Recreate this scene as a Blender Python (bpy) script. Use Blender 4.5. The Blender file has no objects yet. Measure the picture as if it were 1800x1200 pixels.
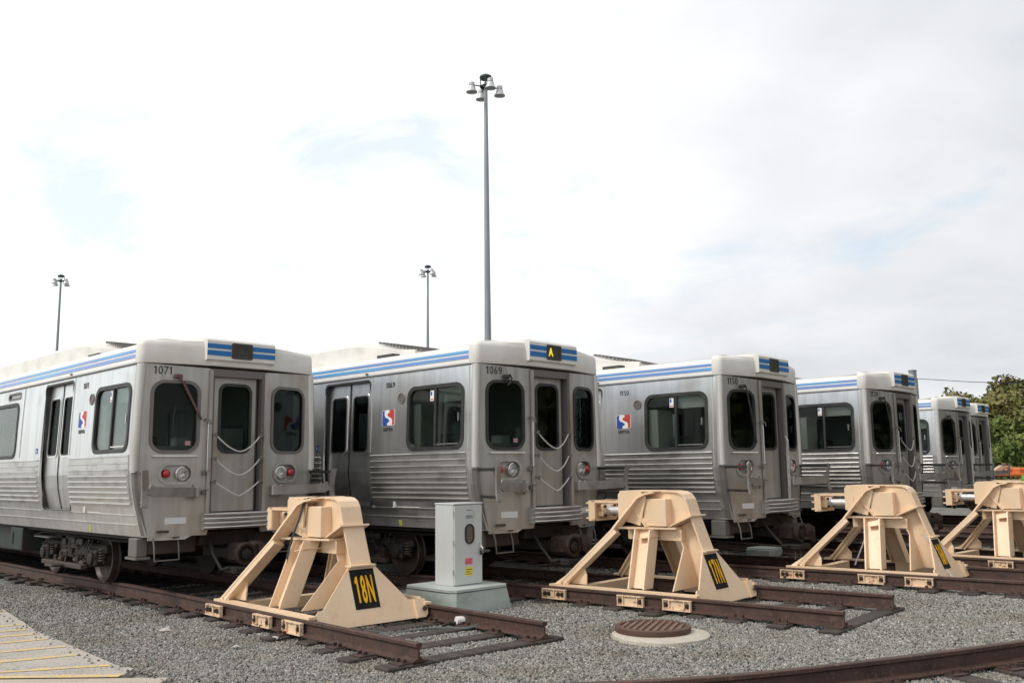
import bpy, bmesh, math, random
import numpy as np
from mathutils import Vector, Matrix, Euler
from mathutils.geometry import delaunay_2d_cdt
random.seed(7)
R = math.radians
SC = bpy.context.scene
COL = SC.collection

# ------------------------------------------------------------------ camera, sky, sun, exposure
EYE = 1.568                                   # eye height above the rail heads (z = 0)
cd = bpy.data.cameras.new('camera'); cam = bpy.data.objects.new('camera', cd); COL.objects.link(cam)
cd.sensor_fit = 'HORIZONTAL'; cd.sensor_width = 36.0; cd.lens = 1611.9/1800*36
cd.clip_start = 0.1; cd.clip_end = 6000
cam.matrix_world = Matrix.Translation((0, 0, EYE)) @ Matrix.Rotation(R(90)+0.14096, 4, 'X') @ Matrix.Rotation(-0.01246, 4, 'Z')
SC.camera = cam

SUN_AZ, SUN_EL = R(-118), R(48)               # azimuth from +Y (view direction), clockwise; sun stands to the left
w = bpy.data.worlds.new('World'); SC.world = w; w.use_nodes = True
nt = w.node_tree; N = nt.nodes; Lk = nt.links; N.clear()
def nd(t, **k):
    n = N.new(t)
    for a, b in k.items(): setattr(n, a, b)
    return n
def wmath(op, a, b=None, clamp=False):
    m = nd('ShaderNodeMath', operation=op); m.use_clamp = clamp
    for i, v in enumerate((a, b)):
        if v is None: continue
        if isinstance(v, (int, float)): m.inputs[i].default_value = v
        else: Lk.new(v, m.inputs[i])
    return m.outputs[0]
sky = nd('ShaderNodeTexSky', sky_type='NISHITA'); sky.sun_disc = False
sky.sun_elevation = SUN_EL; sky.sun_rotation = SUN_AZ
sky.air_density = 1.3; sky.dust_density = 1.0
bg1 = nd('ShaderNodeBackground'); bg1.inputs[1].default_value = 0.12
tint = nd('ShaderNodeMix', data_type='RGBA', blend_type='MULTIPLY'); tint.inputs[0].default_value = 1.0; tint.inputs[7].default_value = (0.80, 1.0, 1.06, 1)
Lk.new(sky.outputs[0], tint.inputs[6]); Lk.new(tint.outputs[2], bg1.inputs[0])
tc = nd('ShaderNodeTexCoord'); sep = nd('ShaderNodeSeparateXYZ'); Lk.new(tc.outputs['Generated'], sep.inputs[0])
X, Y, Z = sep.outputs
Zc = wmath('ADD', wmath('MAXIMUM', Z, 0.0), 0.22)
comb = nd('ShaderNodeCombineXYZ'); Lk.new(wmath('DIVIDE', X, Zc), comb.inputs[0]); Lk.new(wmath('DIVIDE', Y, Zc), comb.inputs[1])
def cloud_noise(scale, det, rough, off, dist=0.3):
    mp = nd('ShaderNodeMapping'); mp.inputs['Location'].default_value = off; Lk.new(comb.outputs[0], mp.inputs[0])
    n = nd('ShaderNodeTexNoise'); n.inputs['Scale'].default_value = scale; n.inputs['Detail'].default_value = det
    n.inputs['Roughness'].default_value = rough; n.inputs['Distortion'].default_value = dist
    Lk.new(mp.outputs[0], n.inputs['Vector']); return n.outputs[0]
n_gap = cloud_noise(2.3, 9, 0.60, (3.3, 1.2, 0), 0.5)          # breaks in the cloud deck
n_big = cloud_noise(0.42, 4, 0.5, (7.4, 2.1, 0))          # thick grey areas
n_fine = cloud_noise(2.6, 7, 0.55, (0.4, 5.0, 0))
def ramp(src, stops):
    r = nd('ShaderNodeValToRGB'); Lk.new(src, r.inputs[0]); e = r.color_ramp.elements
    while len(e) < len(stops): e.new(0.5)
    for k, (p, c) in enumerate(stops):
        e[k].position = p; e[k].color = (c, c, c, 1) if isinstance(c, (int, float)) else (*c, 1)
    return r.outputs[0]
# the deck is thinner to the left (west) and low down; thicker and greyer to the right
side = wmath('MULTIPLY', X, -0.16)
gapv = wmath('ADD', wmath('ADD', n_gap, side), wmath('MULTIPLY', wmath('ABSOLUTE', wmath('SUBTRACT', Z, 0.27)), -0.55))
mask = ramp(gapv, [(0.46, 1.0), (0.66, 0.62)])
grey = wmath('ADD', wmath('ADD', n_big, wmath('MULTIPLY', X, 0.36)), wmath('MULTIPLY', wmath('SUBTRACT', n_fine, 0.5), 0.28))
ccol = ramp(grey, [(0.40, (0.92, 0.92, 0.92)), (0.50, (0.80, 0.805, 0.815)), (0.62, (0.68, 0.69, 0.71)), (0.82, (0.52, 0.535, 0.56))])
bg2 = nd('ShaderNodeBackground'); bg2.inputs[1].default_value = 1.0; Lk.new(ccol, bg2.inputs[0])
mixs = nd('ShaderNodeMixShader'); Lk.new(mask, mixs.inputs[0]); Lk.new(bg1.outputs[0], mixs.inputs[1]); Lk.new(bg2.outputs[0], mixs.inputs[2])
wo = nd('ShaderNodeOutputWorld'); Lk.new(mixs.outputs[0], wo.inputs[0])

sd = bpy.data.lights.new('sun', 'SUN'); sd.energy = 1.5; sd.angle = R(12); sd.color = (1.0, 0.94, 0.86)
sun = bpy.data.objects.new('sun', sd); COL.objects.link(sun)
sv = Vector((math.sin(SUN_AZ)*math.cos(SUN_EL), math.cos(SUN_AZ)*math.cos(SUN_EL), math.sin(SUN_EL)))
sun.rotation_euler = sv.to_track_quat('Z', 'Y').to_euler(); sun.location = sv*50
SC.view_settings.view_transform = 'Standard'; SC.view_settings.look = 'None'
SC.view_settings.exposure = 0.42; SC.view_settings.gamma = 1.0; SC.view_settings.use_curve_mapping = False

# ------------------------------------------------------------------ materials
def mat(name, col, rough=0.6, metal=0.0, noise=None, bump=None, spec=None, coat=0.0):
    """noise = list of (scale vec, color2, lo, hi[, detail]); bump = (scale, strength, distance)"""
    m = bpy.data.materials.new(name); m.use_nodes = True
    t = m.node_tree; n = t.nodes; l = t.links; b = n['Principled BSDF']
    b.inputs['Base Color'].default_value = (*col, 1); b.inputs['Roughness'].default_value = rough
    b.inputs['Metallic'].default_value = metal
    if spec is not None: b.inputs['Specular IOR Level'].default_value = spec
    if coat: b.inputs['Coat Weight'].default_value = coat
    co = None
    if noise or bump:
        tcn = n.new('ShaderNodeTexCoord'); oi = n.new('ShaderNodeObjectInfo')
        ad = n.new('ShaderNodeVectorMath'); ad.operation = 'ADD'; l.new(tcn.outputs['Object'], ad.inputs[0])
        ml = n.new('ShaderNodeMath'); ml.operation = 'MULTIPLY'; ml.inputs[1].default_value = 37.0; l.new(oi.outputs['Random'], ml.inputs[0])
        l.new(ml.outputs[0], ad.inputs[1]); co = ad.outputs[0]
    if noise:
        last = None
        for spec_ in noise:
            sc, c2, lo, hi = spec_[:4]; det = spec_[4] if len(spec_) > 4 else 5
            mp = n.new('ShaderNodeMapping'); l.new(co, mp.inputs[0]); mp.inputs['Scale'].default_value = sc if hasattr(sc, '__len__') else (sc, sc, sc)
            nz = n.new('ShaderNodeTexNoise'); nz.inputs['Scale'].default_value = 1; nz.inputs['Detail'].default_value = det; l.new(mp.outputs[0], nz.inputs['Vector'])
            rp = n.new('ShaderNodeMapRange'); rp.inputs['From Min'].default_value = lo; rp.inputs['From Max'].default_value = hi; l.new(nz.outputs[0], rp.inputs[0])
            mx = n.new('ShaderNodeMix'); mx.data_type = 'RGBA'; l.new(rp.outputs[0], mx.inputs[0])
            if last is None: mx.inputs[6].default_value = (*col, 1)
            else: l.new(last, mx.inputs[6])
            mx.inputs[7].default_value = (*c2, 1); last = mx.outputs[2]
        l.new(last, b.inputs['Base Color'])
    if bump:
        sc, st, di = bump
        mp = n.new('ShaderNodeMapping'); l.new(co, mp.inputs[0]); mp.inputs['Scale'].default_value = sc if hasattr(sc, '__len__') else (sc, sc, sc)
        nz = n.new('ShaderNodeTexNoise'); nz.inputs['Scale'].default_value = 1; nz.inputs['Detail'].default_value = 4; l.new(mp.outputs[0], nz.inputs['Vector'])
        bp = n.new('ShaderNodeBump'); bp.inputs['Strength'].default_value = st; bp.inputs['Distance'].default_value = di
        l.new(nz.outputs[0], bp.inputs['Height']); l.new(bp.outputs[0], b.inputs['Normal'])
    return m
M = {}
M['steel'] = mat('brushed_steel', (0.79, 0.79, 0.785), 0.33, 0.95, noise=[((9, 9, 0.5), (0.66, 0.66, 0.655), 0.42, 0.68), ((1.2, 1.2, 2.0), (0.56, 0.53, 0.49), 0.55, 0.78)], bump=((1.6, 1.6, 0.7), 0.22, 0.03))
M['rib'] = mat('rib_steel', (0.70, 0.69, 0.67), 0.30, 0.95, noise=[((3, 3, 3), (0.42, 0.39, 0.355), 0.52, 0.75)])
M['front'] = mat('dusty_front_steel', (0.46, 0.45, 0.425), 0.40, 0.6, noise=[((7, 7, 0.6), (0.335, 0.315, 0.285), 0.4, 0.7), ((1.5, 1.5, 1.8), (0.34, 0.275, 0.205), 0.53, 0.75)], bump=((1.5, 1.5, 0.9), 0.2, 0.02))
M['pillar'] = mat('pale_pillar_steel', (0.62, 0.605, 0.57), 0.4, 0.5, noise=[((5, 5, 1), (0.52, 0.50, 0.46), 0.45, 0.7)])
M['cream'] = mat('cream_roof_fibreglass', (0.72, 0.70, 0.655), 0.5, 0, noise=[((2, 2, 2.5), (0.60, 0.575, 0.52), 0.48, 0.75)])
M['white'] = mat('white_paint', (0.80, 0.79, 0.77), 0.4, 0, noise=[(3, (0.72, 0.705, 0.68), 0.5, 0.8)])
M['blue'] = mat('blue_stripe_paint', (0.010, 0.15, 0.42), 0.5)
M['bluel'] = mat('sheen_blue_stripe', (0.10, 0.36, 0.66), 0.25, 0.1, noise=[((0.5, 6, 6), (0.17, 0.27, 0.58), 0.45, 0.58)], coat=0.3)  # stripe blue with its reflected light mixed into the colour
M['rubber'] = mat('black_rubber', (0.022, 0.022, 0.022), 0.5, 0, noise=[(6, (0.05, 0.046, 0.042), 0.45, 0.8)])
M['greyrub'] = mat('grey_window_surround', (0.15, 0.138, 0.13), 0.5, 0.2)
M['dark'] = mat('dark_recess', (0.05, 0.048, 0.045), 0.6)
M['under'] = mat('dirty_underframe', (0.022, 0.018, 0.016), 0.7, 0.1, noise=[(5, (0.045, 0.032, 0.025), 0.5, 0.75), (22, (0.014, 0.012, 0.011), 0.4, 0.7)], bump=(25, 0.4, 0.01))
M['underbox'] = mat('grey_equipment_box', (0.034, 0.030, 0.027), 0.6, 0.2, noise=[(4, (0.02, 0.055, 0.045), 0.4, 0.7)])
M['brown'] = mat('brown_buffer_beam', (0.065, 0.045, 0.034), 0.65, 0.1, noise=[(6, (0.06, 0.045, 0.035), 0.4, 0.75)])
M['wheel'] = mat('wheel_steel', (0.075, 0.062, 0.055), 0.5, 0.5, noise=[(8, (0.05, 0.035, 0.03), 0.4, 0.7)])
M['rustc'] = mat('rusty_coupler', (0.030, 0.015, 0.010), 0.75, 0.1, noise=[(9, (0.02, 0.015, 0.013), 0.4, 0.62), (22, (0.09, 0.035, 0.02), 0.55, 0.7)], bump=(14, .5, .02))
M['greycast'] = mat('grey_casting', (0.16, 0.15, 0.135), 0.55, 0.4)
M['hose'] = mat('white_hose', (0.50, 0.485, 0.45), 0.5)
M['chrome'] = mat('bright_metal', (0.72, 0.71, 0.69), 0.25, 0.9)
M['num'] = mat('black_lettering', (0.03, 0.03, 0.032), 0.5)
M['plate'] = mat('white_plate', (0.66, 0.66, 0.65), 0.5)
M['red'] = mat('red_lens', (0.42, 0.012, 0.016), 0.2, 0, coat=0.6)
M['signred'] = mat('red_print', (0.50, 0.05, 0.045), 0.5)
M['signblue'] = mat('blue_print', (0.02, 0.07, 0.33), 0.5)
M['amber'] = mat('display_screen', (0.028, 0.026, 0.02), 0.4, noise=[((40, 40, 40), (0.05, 0.048, 0.03), 0.5, 0.6)])
M['wiper'] = mat('wiper_arm', (0.04, 0.035, 0.035), 0.5)
M['wiperr'] = mat('rust_red_wiper_arm', (0.12, 0.055, 0.05), 0.5)
M['inside'] = mat('cab_interior', (0.32, 0.34, 0.33), 0.7)
M['insidel'] = mat('pale_partition', (0.62, 0.62, 0.58), 0.6)
M['seat'] = mat('seat_fabric', (0.06, 0.08, 0.16), 0.8)
M['tan'] = mat('tan_steel_paint', (0.77, 0.56, 0.365), 0.42, 0, noise=[(1.7, (0.80, 0.605, 0.415), 0.4, 0.65), (9, (0.66, 0.47, 0.31), 0.58, 0.78), ((30, 30, 4), (0.42, 0.25, 0.15), 0.68, 0.78), (60, (0.30, 0.16, 0.10), 0.73, 0.78)], bump=(30, 0.08, 0.004))
M['tanrust'] = mat('tan_paint_with_rust', (0.76, 0.57, 0.39), 0.5, 0, noise=[(20, (0.30, 0.11, 0.05), 0.56, 0.68)], bump=(30, 0.15, 0.004))
M['bolt'] = mat('dark_bolt', (0.06, 0.035, 0.025), 0.6, 0.4)
M['zinc'] = mat('pale_cylinder', (0.62, 0.61, 0.60), 0.4, 0.4)
M['signblk'] = mat('sign_black', (0.012, 0.012, 0.012), 0.8, 0, noise=[(8, (0.02, 0.02, 0.019), 0.45, 0.7)], spec=0.15)
M['yellow'] = mat('sign_yellow', (0.85, 0.44, 0.01), 0.6, spec=0.2)
M['strap'] = mat('black_strap', (0.02, 0.02, 0.022), 0.7)
M['rail'] = mat('rusty_rail', (0.082, 0.044, 0.033), 0.62, 0.15, noise=[((1.2, 8, 8), (0.050, 0.029, 0.025), 0.42, 0.68), (26, (0.15, 0.085, 0.06), 0.55, 0.75)], bump=(45, 0.35, 0.004))
M['tie'] = mat('old_timber', (0.040, 0.030, 0.026), 0.85, 0, noise=[((1.5, 22, 22), (0.075, 0.060, 0.050), 0.45, 0.7), (6, (0.11, 0.085, 0.065), 0.62, 0.78)], bump=((3, 60, 60), 0.6, 0.008))
M['tieplate'] = mat('tie_plate', (0.085, 0.05, 0.04), 0.7, 0.2, noise=[(20, (0.05, 0.03, 0.028), 0.4, 0.7)])
M['cab'] = mat('cabinet_grey_paint', (0.56, 0.58, 0.575), 0.35, 0, noise=[((2, 2, 1.2), (0.51, 0.53, 0.525), 0.45, 0.75), ((7, 7, 3), (0.42, 0.42, 0.40), 0.62, 0.78)])
M['plinth'] = mat('green_grey_polymer', (0.37, 0.42, 0.385), 0.6, 0, noise=[((2, 2, 5), (0.24, 0.285, 0.26), 0.45, 0.72), (18, (0.40, 0.44, 0.41), 0.55, 0.75)], bump=(22, 0.25, 0.006))
M['plinthtop'] = mat('green_grey_lid', (0.44, 0.49, 0.45), 0.55, 0, noise=[(3, (0.37, 0.42, 0.385), 0.45, 0.75)])
M['pinklabel'] = mat('pink_label', (0.72, 0.20, 0.26), 0.5); M['yellowlabel'] = mat('yellow_label', (0.72, 0.60, 0.07), 0.5)
M['brownpane'] = mat('meter_window_pane', (0.13, 0.105, 0.085), 0.15, coat=0.6)
M['dullpink'] = mat('faded_pink_paper', (0.42, 0.20, 0.22), 0.6)
M['iron'] = mat('rusty_cast_iron', (0.105, 0.060, 0.044), 0.7, 0.2, noise=[(7, (0.10, 0.055, 0.04), 0.4, 0.7), (30, (0.30, 0.15, 0.09), 0.6, 0.75)], bump=(40, 0.3, 0.004))
M['ironrib'] = mat('worn_iron_rib', (0.22, 0.135, 0.095), 0.65, 0.2, noise=[(8, (0.15, 0.08, 0.055), 0.42, 0.65)])
M['collar'] = mat('pale_concrete', (0.44, 0.40, 0.33), 0.85, 0, noise=[(7, (0.36, 0.33, 0.28), 0.45, 0.75), (60, (0.56, 0.52, 0.44), 0.5, 0.7)], bump=(50, 0.4, 0.006))
M['cable'] = mat('grey_green_hose', (0.07, 0.085, 0.08), 0.5)
M['pole'] = mat('galvanised_pole', (0.30, 0.32, 0.33), 0.45, 0.5, noise=[((6, 6, 0.6), (0.25, 0.265, 0.275), 0.4, 0.7)])
M['poletop'] = mat('dark_green_ring', (0.035, 0.055, 0.05), 0.5)
M['lampsh'] = mat('lamp_housing', (0.55, 0.56, 0.56), 0.4, 0.2)
M['lens'] = mat('lamp_lens', (0.30, 0.30, 0.30), 0.2, coat=0.5)
M['bark'] = mat('bark', (0.09, 0.065, 0.045), 0.9, noise=[((8, 8, 2), (0.05, 0.04, 0.03), 0.4, 0.7)])
M['orange'] = mat('orange_machine_paint', (0.62, 0.16, 0.03), 0.5, noise=[(3, (0.45, 0.10, 0.03), 0.45, 0.7)])
M['lumber'] = mat('sawn_timber', (0.52, 0.38, 0.25), 0.8, noise=[((2, 14, 14), (0.38, 0.26, 0.17), 0.45, 0.7)])
M['vest'] = mat('lime_safety_vest', (0.46, 0.78, 0.06), 0.7); M['skin'] = mat('skin', (0.35, 0.19, 0.12), 0.6)
M['hair'] = mat('dark_hair', (0.02, 0.016, 0.013), 0.8); M['navy'] = mat('dark_work_clothes', (0.03, 0.035, 0.055), 0.85)
M['lime'] = mat('yellow_green_tag', (0.50, 0.52, 0.10), 0.6)
M['grille'] = mat('roof_grille', (0.24, 0.23, 0.21), 0.6, 0.3)

def add_grime(m, col, z_lo, z_hi, scale=(2.2, 2.2, 1.0), lo=.30, hi=.62, amt=.8):
    """brake dust and road film that has settled on the lower panels, in blotches and streaks"""
    t = m.node_tree; n = t.nodes; l = t.links; b = n['Principled BSDF']
    tcn = n.new('ShaderNodeTexCoord'); sp_ = n.new('ShaderNodeSeparateXYZ'); l.new(tcn.outputs['Object'], sp_.inputs[0])
    oi = n.new('ShaderNodeObjectInfo'); ad = n.new('ShaderNodeVectorMath'); ad.operation = 'ADD'; l.new(tcn.outputs['Object'], ad.inputs[0])
    ml = n.new('ShaderNodeMath'); ml.operation = 'MULTIPLY'; ml.inputs[1].default_value = 23.0; l.new(oi.outputs['Random'], ml.inputs[0]); l.new(ml.outputs[0], ad.inputs[1])
    mr = n.new('ShaderNodeMapRange'); mr.inputs[1].default_value = z_hi; mr.inputs[2].default_value = z_lo; l.new(sp_.outputs[2], mr.inputs[0])
    mp = n.new('ShaderNodeMapping'); mp.inputs['Scale'].default_value = scale; l.new(ad.outputs[0], mp.inputs[0])
    nz = n.new('ShaderNodeTexNoise'); nz.inputs['Scale'].default_value = 1; nz.inputs['Detail'].default_value = 8; nz.inputs['Roughness'].default_value = .62; l.new(mp.outputs[0], nz.inputs['Vector'])
    m2_ = n.new('ShaderNodeMapRange'); m2_.inputs[1].default_value = lo; m2_.inputs[2].default_value = hi; l.new(nz.outputs[0], m2_.inputs[0])
    mu = n.new('ShaderNodeMath'); mu.operation = 'MULTIPLY'; l.new(mr.outputs[0], mu.inputs[0]); l.new(m2_.outputs[0], mu.inputs[1])
    mu2 = n.new('ShaderNodeMath'); mu2.operation = 'MULTIPLY'; mu2.inputs[1].default_value = amt; l.new(mu.outputs[0], mu2.inputs[0])
    mx = n.new('ShaderNodeMix'); mx.data_type = 'RGBA'; l.new(mu2.outputs[0], mx.inputs[0]); mx.inputs[7].default_value = (*col, 1)
    src = b.inputs['Base Color'].links[0].from_socket; l.new(src, mx.inputs[6]); l.new(mx.outputs[2], b.inputs['Base Color'])
    r0 = b.inputs['Roughness'].default_value; mt0 = b.inputs['Metallic'].default_value
    for inp, v0, v1 in (('Roughness', r0, min(.7, r0+.3)), ('Metallic', mt0, mt0*.45)):
        q = n.new('ShaderNodeMapRange'); q.inputs[3].default_value = v0; q.inputs[4].default_value = v1; l.new(mu2.outputs[0], q.inputs[0]); l.new(q.outputs[0], b.inputs[inp])
add_grime(M['steel'], (0.30, 0.26, 0.22), .75, 1.8, (1.1, 1.1, 2.6), .40, .68, .6)
add_grime(M['rib'], (0.36, 0.31, 0.26), .75, 2.2, (0.8, 0.8, 2.2), .36, .66, .55)
add_grime(M['front'], (0.33, 0.245, 0.17), .75, 1.6, (2.6, 2.6, 1.3), .38, .66, .55)
add_grime(M['cream'], (0.48, 0.43, 0.36), 3.7, 3.3, (2.5, 2.5, 3), .50, .75, .6)
M['arm'] = mat('grey_arm_steel', (0.27, 0.255, 0.235), .5, .4, noise=[(5, (0.20, 0.175, 0.15), .45, .7)])
def glass_mat(name, tint, alpha, gc=0.9):
    m = bpy.data.materials.new(name); m.use_nodes = True; t = m.node_tree; n = t.nodes; l = t.links; n.clear()
    o = n.new('ShaderNodeOutputMaterial'); tr = n.new('ShaderNodeBsdfTransparent'); tr.inputs[0].default_value = (*tint, 1)
    gl = n.new('ShaderNodeBsdfGlossy'); gl.inputs['Roughness'].default_value = 0.03; gl.inputs[0].default_value = (gc, gc*1.02, gc*1.02, 1)
    lw = n.new('ShaderNodeLayerWeight'); lw.inputs[0].default_value = 0.30
    mr = n.new('ShaderNodeMapRange'); mr.inputs['To Min'].default_value = alpha; mr.inputs['To Max'].default_value = 0.75; l.new(lw.outputs['Fresnel'], mr.inputs[0])
    mx = n.new('ShaderNodeMixShader'); l.new(mr.outputs[0], mx.inputs[0]); l.new(tr.outputs[0], mx.inputs[1]); l.new(gl.outputs[0], mx.inputs[2]); l.new(mx.outputs[0], o.inputs[0])
    return m
M['glass'] = glass_mat('tinted_glass', (0.80, 0.84, 0.82), 0.01, 0.80)
M['glassd'] = glass_mat('dark_tinted_glass', (0.58, 0.63, 0.62), 0.006, 0.24)
M['lensclr'] = glass_mat('clear_lens', (0.85, 0.85, 0.85), 0.12)

def emis(name, col, s):
    m = bpy.data.materials.new(name); m.use_nodes = True; b = m.node_tree.nodes['Principled BSDF']
    b.inputs['Base Color'].default_value = (*col, 1); b.inputs['Emission Color'].default_value = (*col, 1); b.inputs['Emission Strength'].default_value = s
    return m
M['led'] = emis('lit_yellow_segments', (0.75, 0.62, 0.03), 0.55)

def leaf_mat(name, a, b_, c):
    m = bpy.data.materials.new(name); m.use_nodes = True; t = m.node_tree; n = t.nodes; l = t.links; b = n['Principled BSDF']
    tcn = n.new('ShaderNodeTexCoord'); nz = n.new('ShaderNodeTexNoise'); nz.inputs['Scale'].default_value = 0.55; nz.inputs['Detail'].default_value = 5; l.new(tcn.outputs['Object'], nz.inputs[0])
    rp = n.new('ShaderNodeValToRGB'); e = rp.color_ramp.elements; e.new(0.5); e[0].position = 0.33; e[0].color = (*a, 1); e[1].position = 0.5; e[1].color = (*b_, 1); e[2].position = 0.68; e[2].color = (*c, 1)
    l.new(nz.outputs[0], rp.inputs[0]); l.new(rp.outputs[0], b.inputs['Base Color']); b.inputs['Roughness'].default_value = 0.7
    b.inputs['Specular IOR Level'].default_value = 0.2
    return m
M['leafg'] = leaf_mat('green_leaves', (0.06, 0.095, 0.025), (0.13, 0.17, 0.045), (0.22, 0.235, 0.075))
M['leafo'] = leaf_mat('olive_leaves', (0.085, 0.105, 0.035), (0.19, 0.195, 0.065), (0.25, 0.20, 0.085))
M['leafr'] = leaf_mat('autumn_leaves', (0.16, 0.085, 0.045), (0.12, 0.125, 0.045), (0.17, 0.185, 0.065))

# ------------------------------------------------------------------ mesh helpers
class MB:
    def __init__(s): s.v = []; s.f = []
    def add(s, vs, fs):
        o = len(s.v); s.v += [tuple(p) for p in vs]; s.f += [tuple(i+o for i in f) for f in fs]; return s
    def box(s, x0, x1, y0, y1, z0, z1, bev=0.0):
        if bev > 0:
            b = min(bev, (x1-x0)/2.01, (y1-y0)/2.01, (z1-z0)/2.01)
            # chamfered box: octagonal prism stack
            def ring(z, i):
                return [(x0+b, y0+i, z), (x1-b, y0+i, z), (x1-i, y0+b, z), (x1-i, y1-b, z), (x1-b, y1-i, z), (x0+b, y1-i, z), (x0+i, y1-b, z), (x0+i, y0+b, z)]
            vs = ring(z0, b)+ring(z0+b, 0)+ring(z1-b, 0)+ring(z1, b)
            fs = [tuple(range(7, -1, -1)), tuple(range(24, 32))]
            for k in range(3):
                for i in range(8): fs.append((k*8+i, k*8+(i+1) % 8, (k+1)*8+(i+1) % 8, (k+1)*8+i))
            return s.add(vs, fs)
        vs = [(x0, y0, z0), (x1, y0, z0), (x1, y1, z0), (x0, y1, z0), (x0, y0, z1), (x1, y0, z1), (x1, y1, z1), (x0, y1, z1)]
        return s.add(vs, [(3, 2, 1, 0), (4, 5, 6, 7), (0, 1, 5, 4), (1, 2, 6, 5), (2, 3, 7, 6), (3, 0, 4, 7)])
    def slab(s, pts, d, thick):
        """polygon of 3-D points extruded by vector d*thick"""
        n = len(pts); d = Vector(d)*thick
        vs = [Vector(p) for p in pts]+[Vector(p)+d for p in pts]
        fs = [tuple(range(n-1, -1, -1)), tuple(range(n, 2*n))]+[(i, (i+1) % n, n+(i+1) % n, n+i) for i in range(n)]
        return s.add(vs, fs)
    def tube(s, path, r, seg=8, cap=True):
        P = [Vector(p) for p in path]; n = len(P); vs = []; fs = []
        up = Vector((0, 0, 1)); prev = None
        for i in range(n):
            t = (P[min(i+1, n-1)]-P[max(i-1, 0)]).normalized()
            a = t.cross(up if abs(t.z) < 0.95 else Vector((1, 0, 0))) if prev is None else prev-t*prev.dot(t)
            a.normalize(); prev = a; b = t.cross(a)
            rr = r[i] if hasattr(r, '__len__') else r
            for k in range(seg):
                an = 2*math.pi*k/seg; vs.append(P[i]+a*math.cos(an)*rr+b*math.sin(an)*rr)
        for i in range(n-1):
            for k in range(seg): fs.append((i*seg+k, i*seg+(k+1) % seg, (i+1)*seg+(k+1) % seg, (i+1)*seg+k))
        if cap: fs += [tuple(range(seg-1, -1, -1)), tuple(range((n-1)*seg, n*seg))]
        return s.add(vs, fs)
    def lathe(s, prof, seg=20, M4=None, cap=True):
        """prof: (r, h) along local z; M4 places it"""
        vs = []; fs = []; n = len(prof)
        for (r, h) in prof:
            for k in range(seg):
                an = 2*math.pi*k/seg; p = Vector((r*math.cos(an), r*math.sin(an), h)); vs.append(M4 @ p if M4 else p)
        for i in range(n-1):
            for k in range(seg): fs.append((i*seg+k, i*seg+(k+1) % seg, (i+1)*seg+(k+1) % seg, (i+1)*seg+k))
        if cap: fs += [tuple(range(seg-1, -1, -1)), tuple(range((n-1)*seg, n*seg))]
        return s.add(vs, fs)
    def beam(s, a, b, w_, h_, up=(0, 0, 1)):
        a = Vector(a); b = Vector(b); t = (b-a).normalized(); x = t.cross(Vector(up)).normalized(); y = x.cross(t)
        vs = []
        for p in (a, b):
            for sx, sy in ((-1, -1), (1, -1), (1, 1), (-1, 1)): vs.append(p+x*sx*w_/2+y*sy*h_/2)
        return s.add(vs, [(3, 2, 1, 0), (4, 5, 6, 7), (0, 1, 5, 4), (1, 2, 6, 5), (2, 3, 7, 6), (3, 0, 4, 7)])
    def sweep(s, path, sec, wdir, close=True):
        """section points (a, b): a along wdir, b along the in-plane normal of the path"""
        P = [Vector(p) for p in path]; W_ = Vector(wdir).normalized(); n = len(P); m = len(sec); vs = []; fs = []
        for i in range(n):
            t = (P[min(i+1, n-1)]-P[max(i-1, 0)]).normalized(); wv = (W_-t*W_.dot(t)).normalized(); nn = t.cross(wv)
            for (a, b) in sec: vs.append(P[i]+wv*a+nn*b)
        for i in range(n-1):
            for k in range(m): fs.append((i*m+k, i*m+(k+1) % m, (i+1)*m+(k+1) % m, (i+1)*m+k))
        fs += [tuple(range(m-1, -1, -1)), tuple(range((n-1)*m, n*m))]
        return s.add(vs, fs)
    def mesh(s, name, m, smooth=False):
        me = bpy.data.meshes.new(name); me.from_pydata(s.v, [], s.f); me.update()
        bm = bmesh.new(); bm.from_mesh(me); bmesh.ops.recalc_face_normals(bm, faces=bm.faces); bm.to_mesh(me); bm.free()
        if m is not None: me.materials.append(m)
        if smooth:
            me.polygons.foreach_set('use_smooth', [True]*len(me.polygons)); me.set_sharp_from_angle(angle=R(38))
        return me
def link(name, me, parent=None):
    o = bpy.data.objects.new(name, me); COL.objects.link(o)
    if parent is not None: o.parent = parent
    return o
def part(name, mb, m, parent, smooth=False, label=None):
    o = link(name, mb.mesh(name, m, smooth), parent)
    if label: o['label'] = label
    return o
def thing(name, label, cat, loc=(0, 0, 0), rz=0, group=None):
    o = bpy.data.objects.new(name, None); COL.objects.link(o); o.location = loc; o.rotation_euler = (0, 0, rz)
    o.empty_display_size = 0.2
    o['label'] = label; o['category'] = cat
    if group: o['group'] = group
    return o
def tag(o, label, cat, group=None):
    o['label'] = label; o['category'] = cat
    if group: o['group'] = group
    return o
def struct(name, mb, m, smooth=False):
    o = link(name, mb.mesh(name, m, smooth)); o['kind'] = 'structure'; return o
def dup(root, loc, rz, label):
    def cp(o, par):
        c = o.copy(); COL.objects.link(c)
        if par is not None: c.parent = par
        for ch in o.children: cp(ch, c)
        return c
    r = cp(root, None); r.location = loc; r.rotation_euler = (0, 0, rz); r['label'] = label; return r

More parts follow.
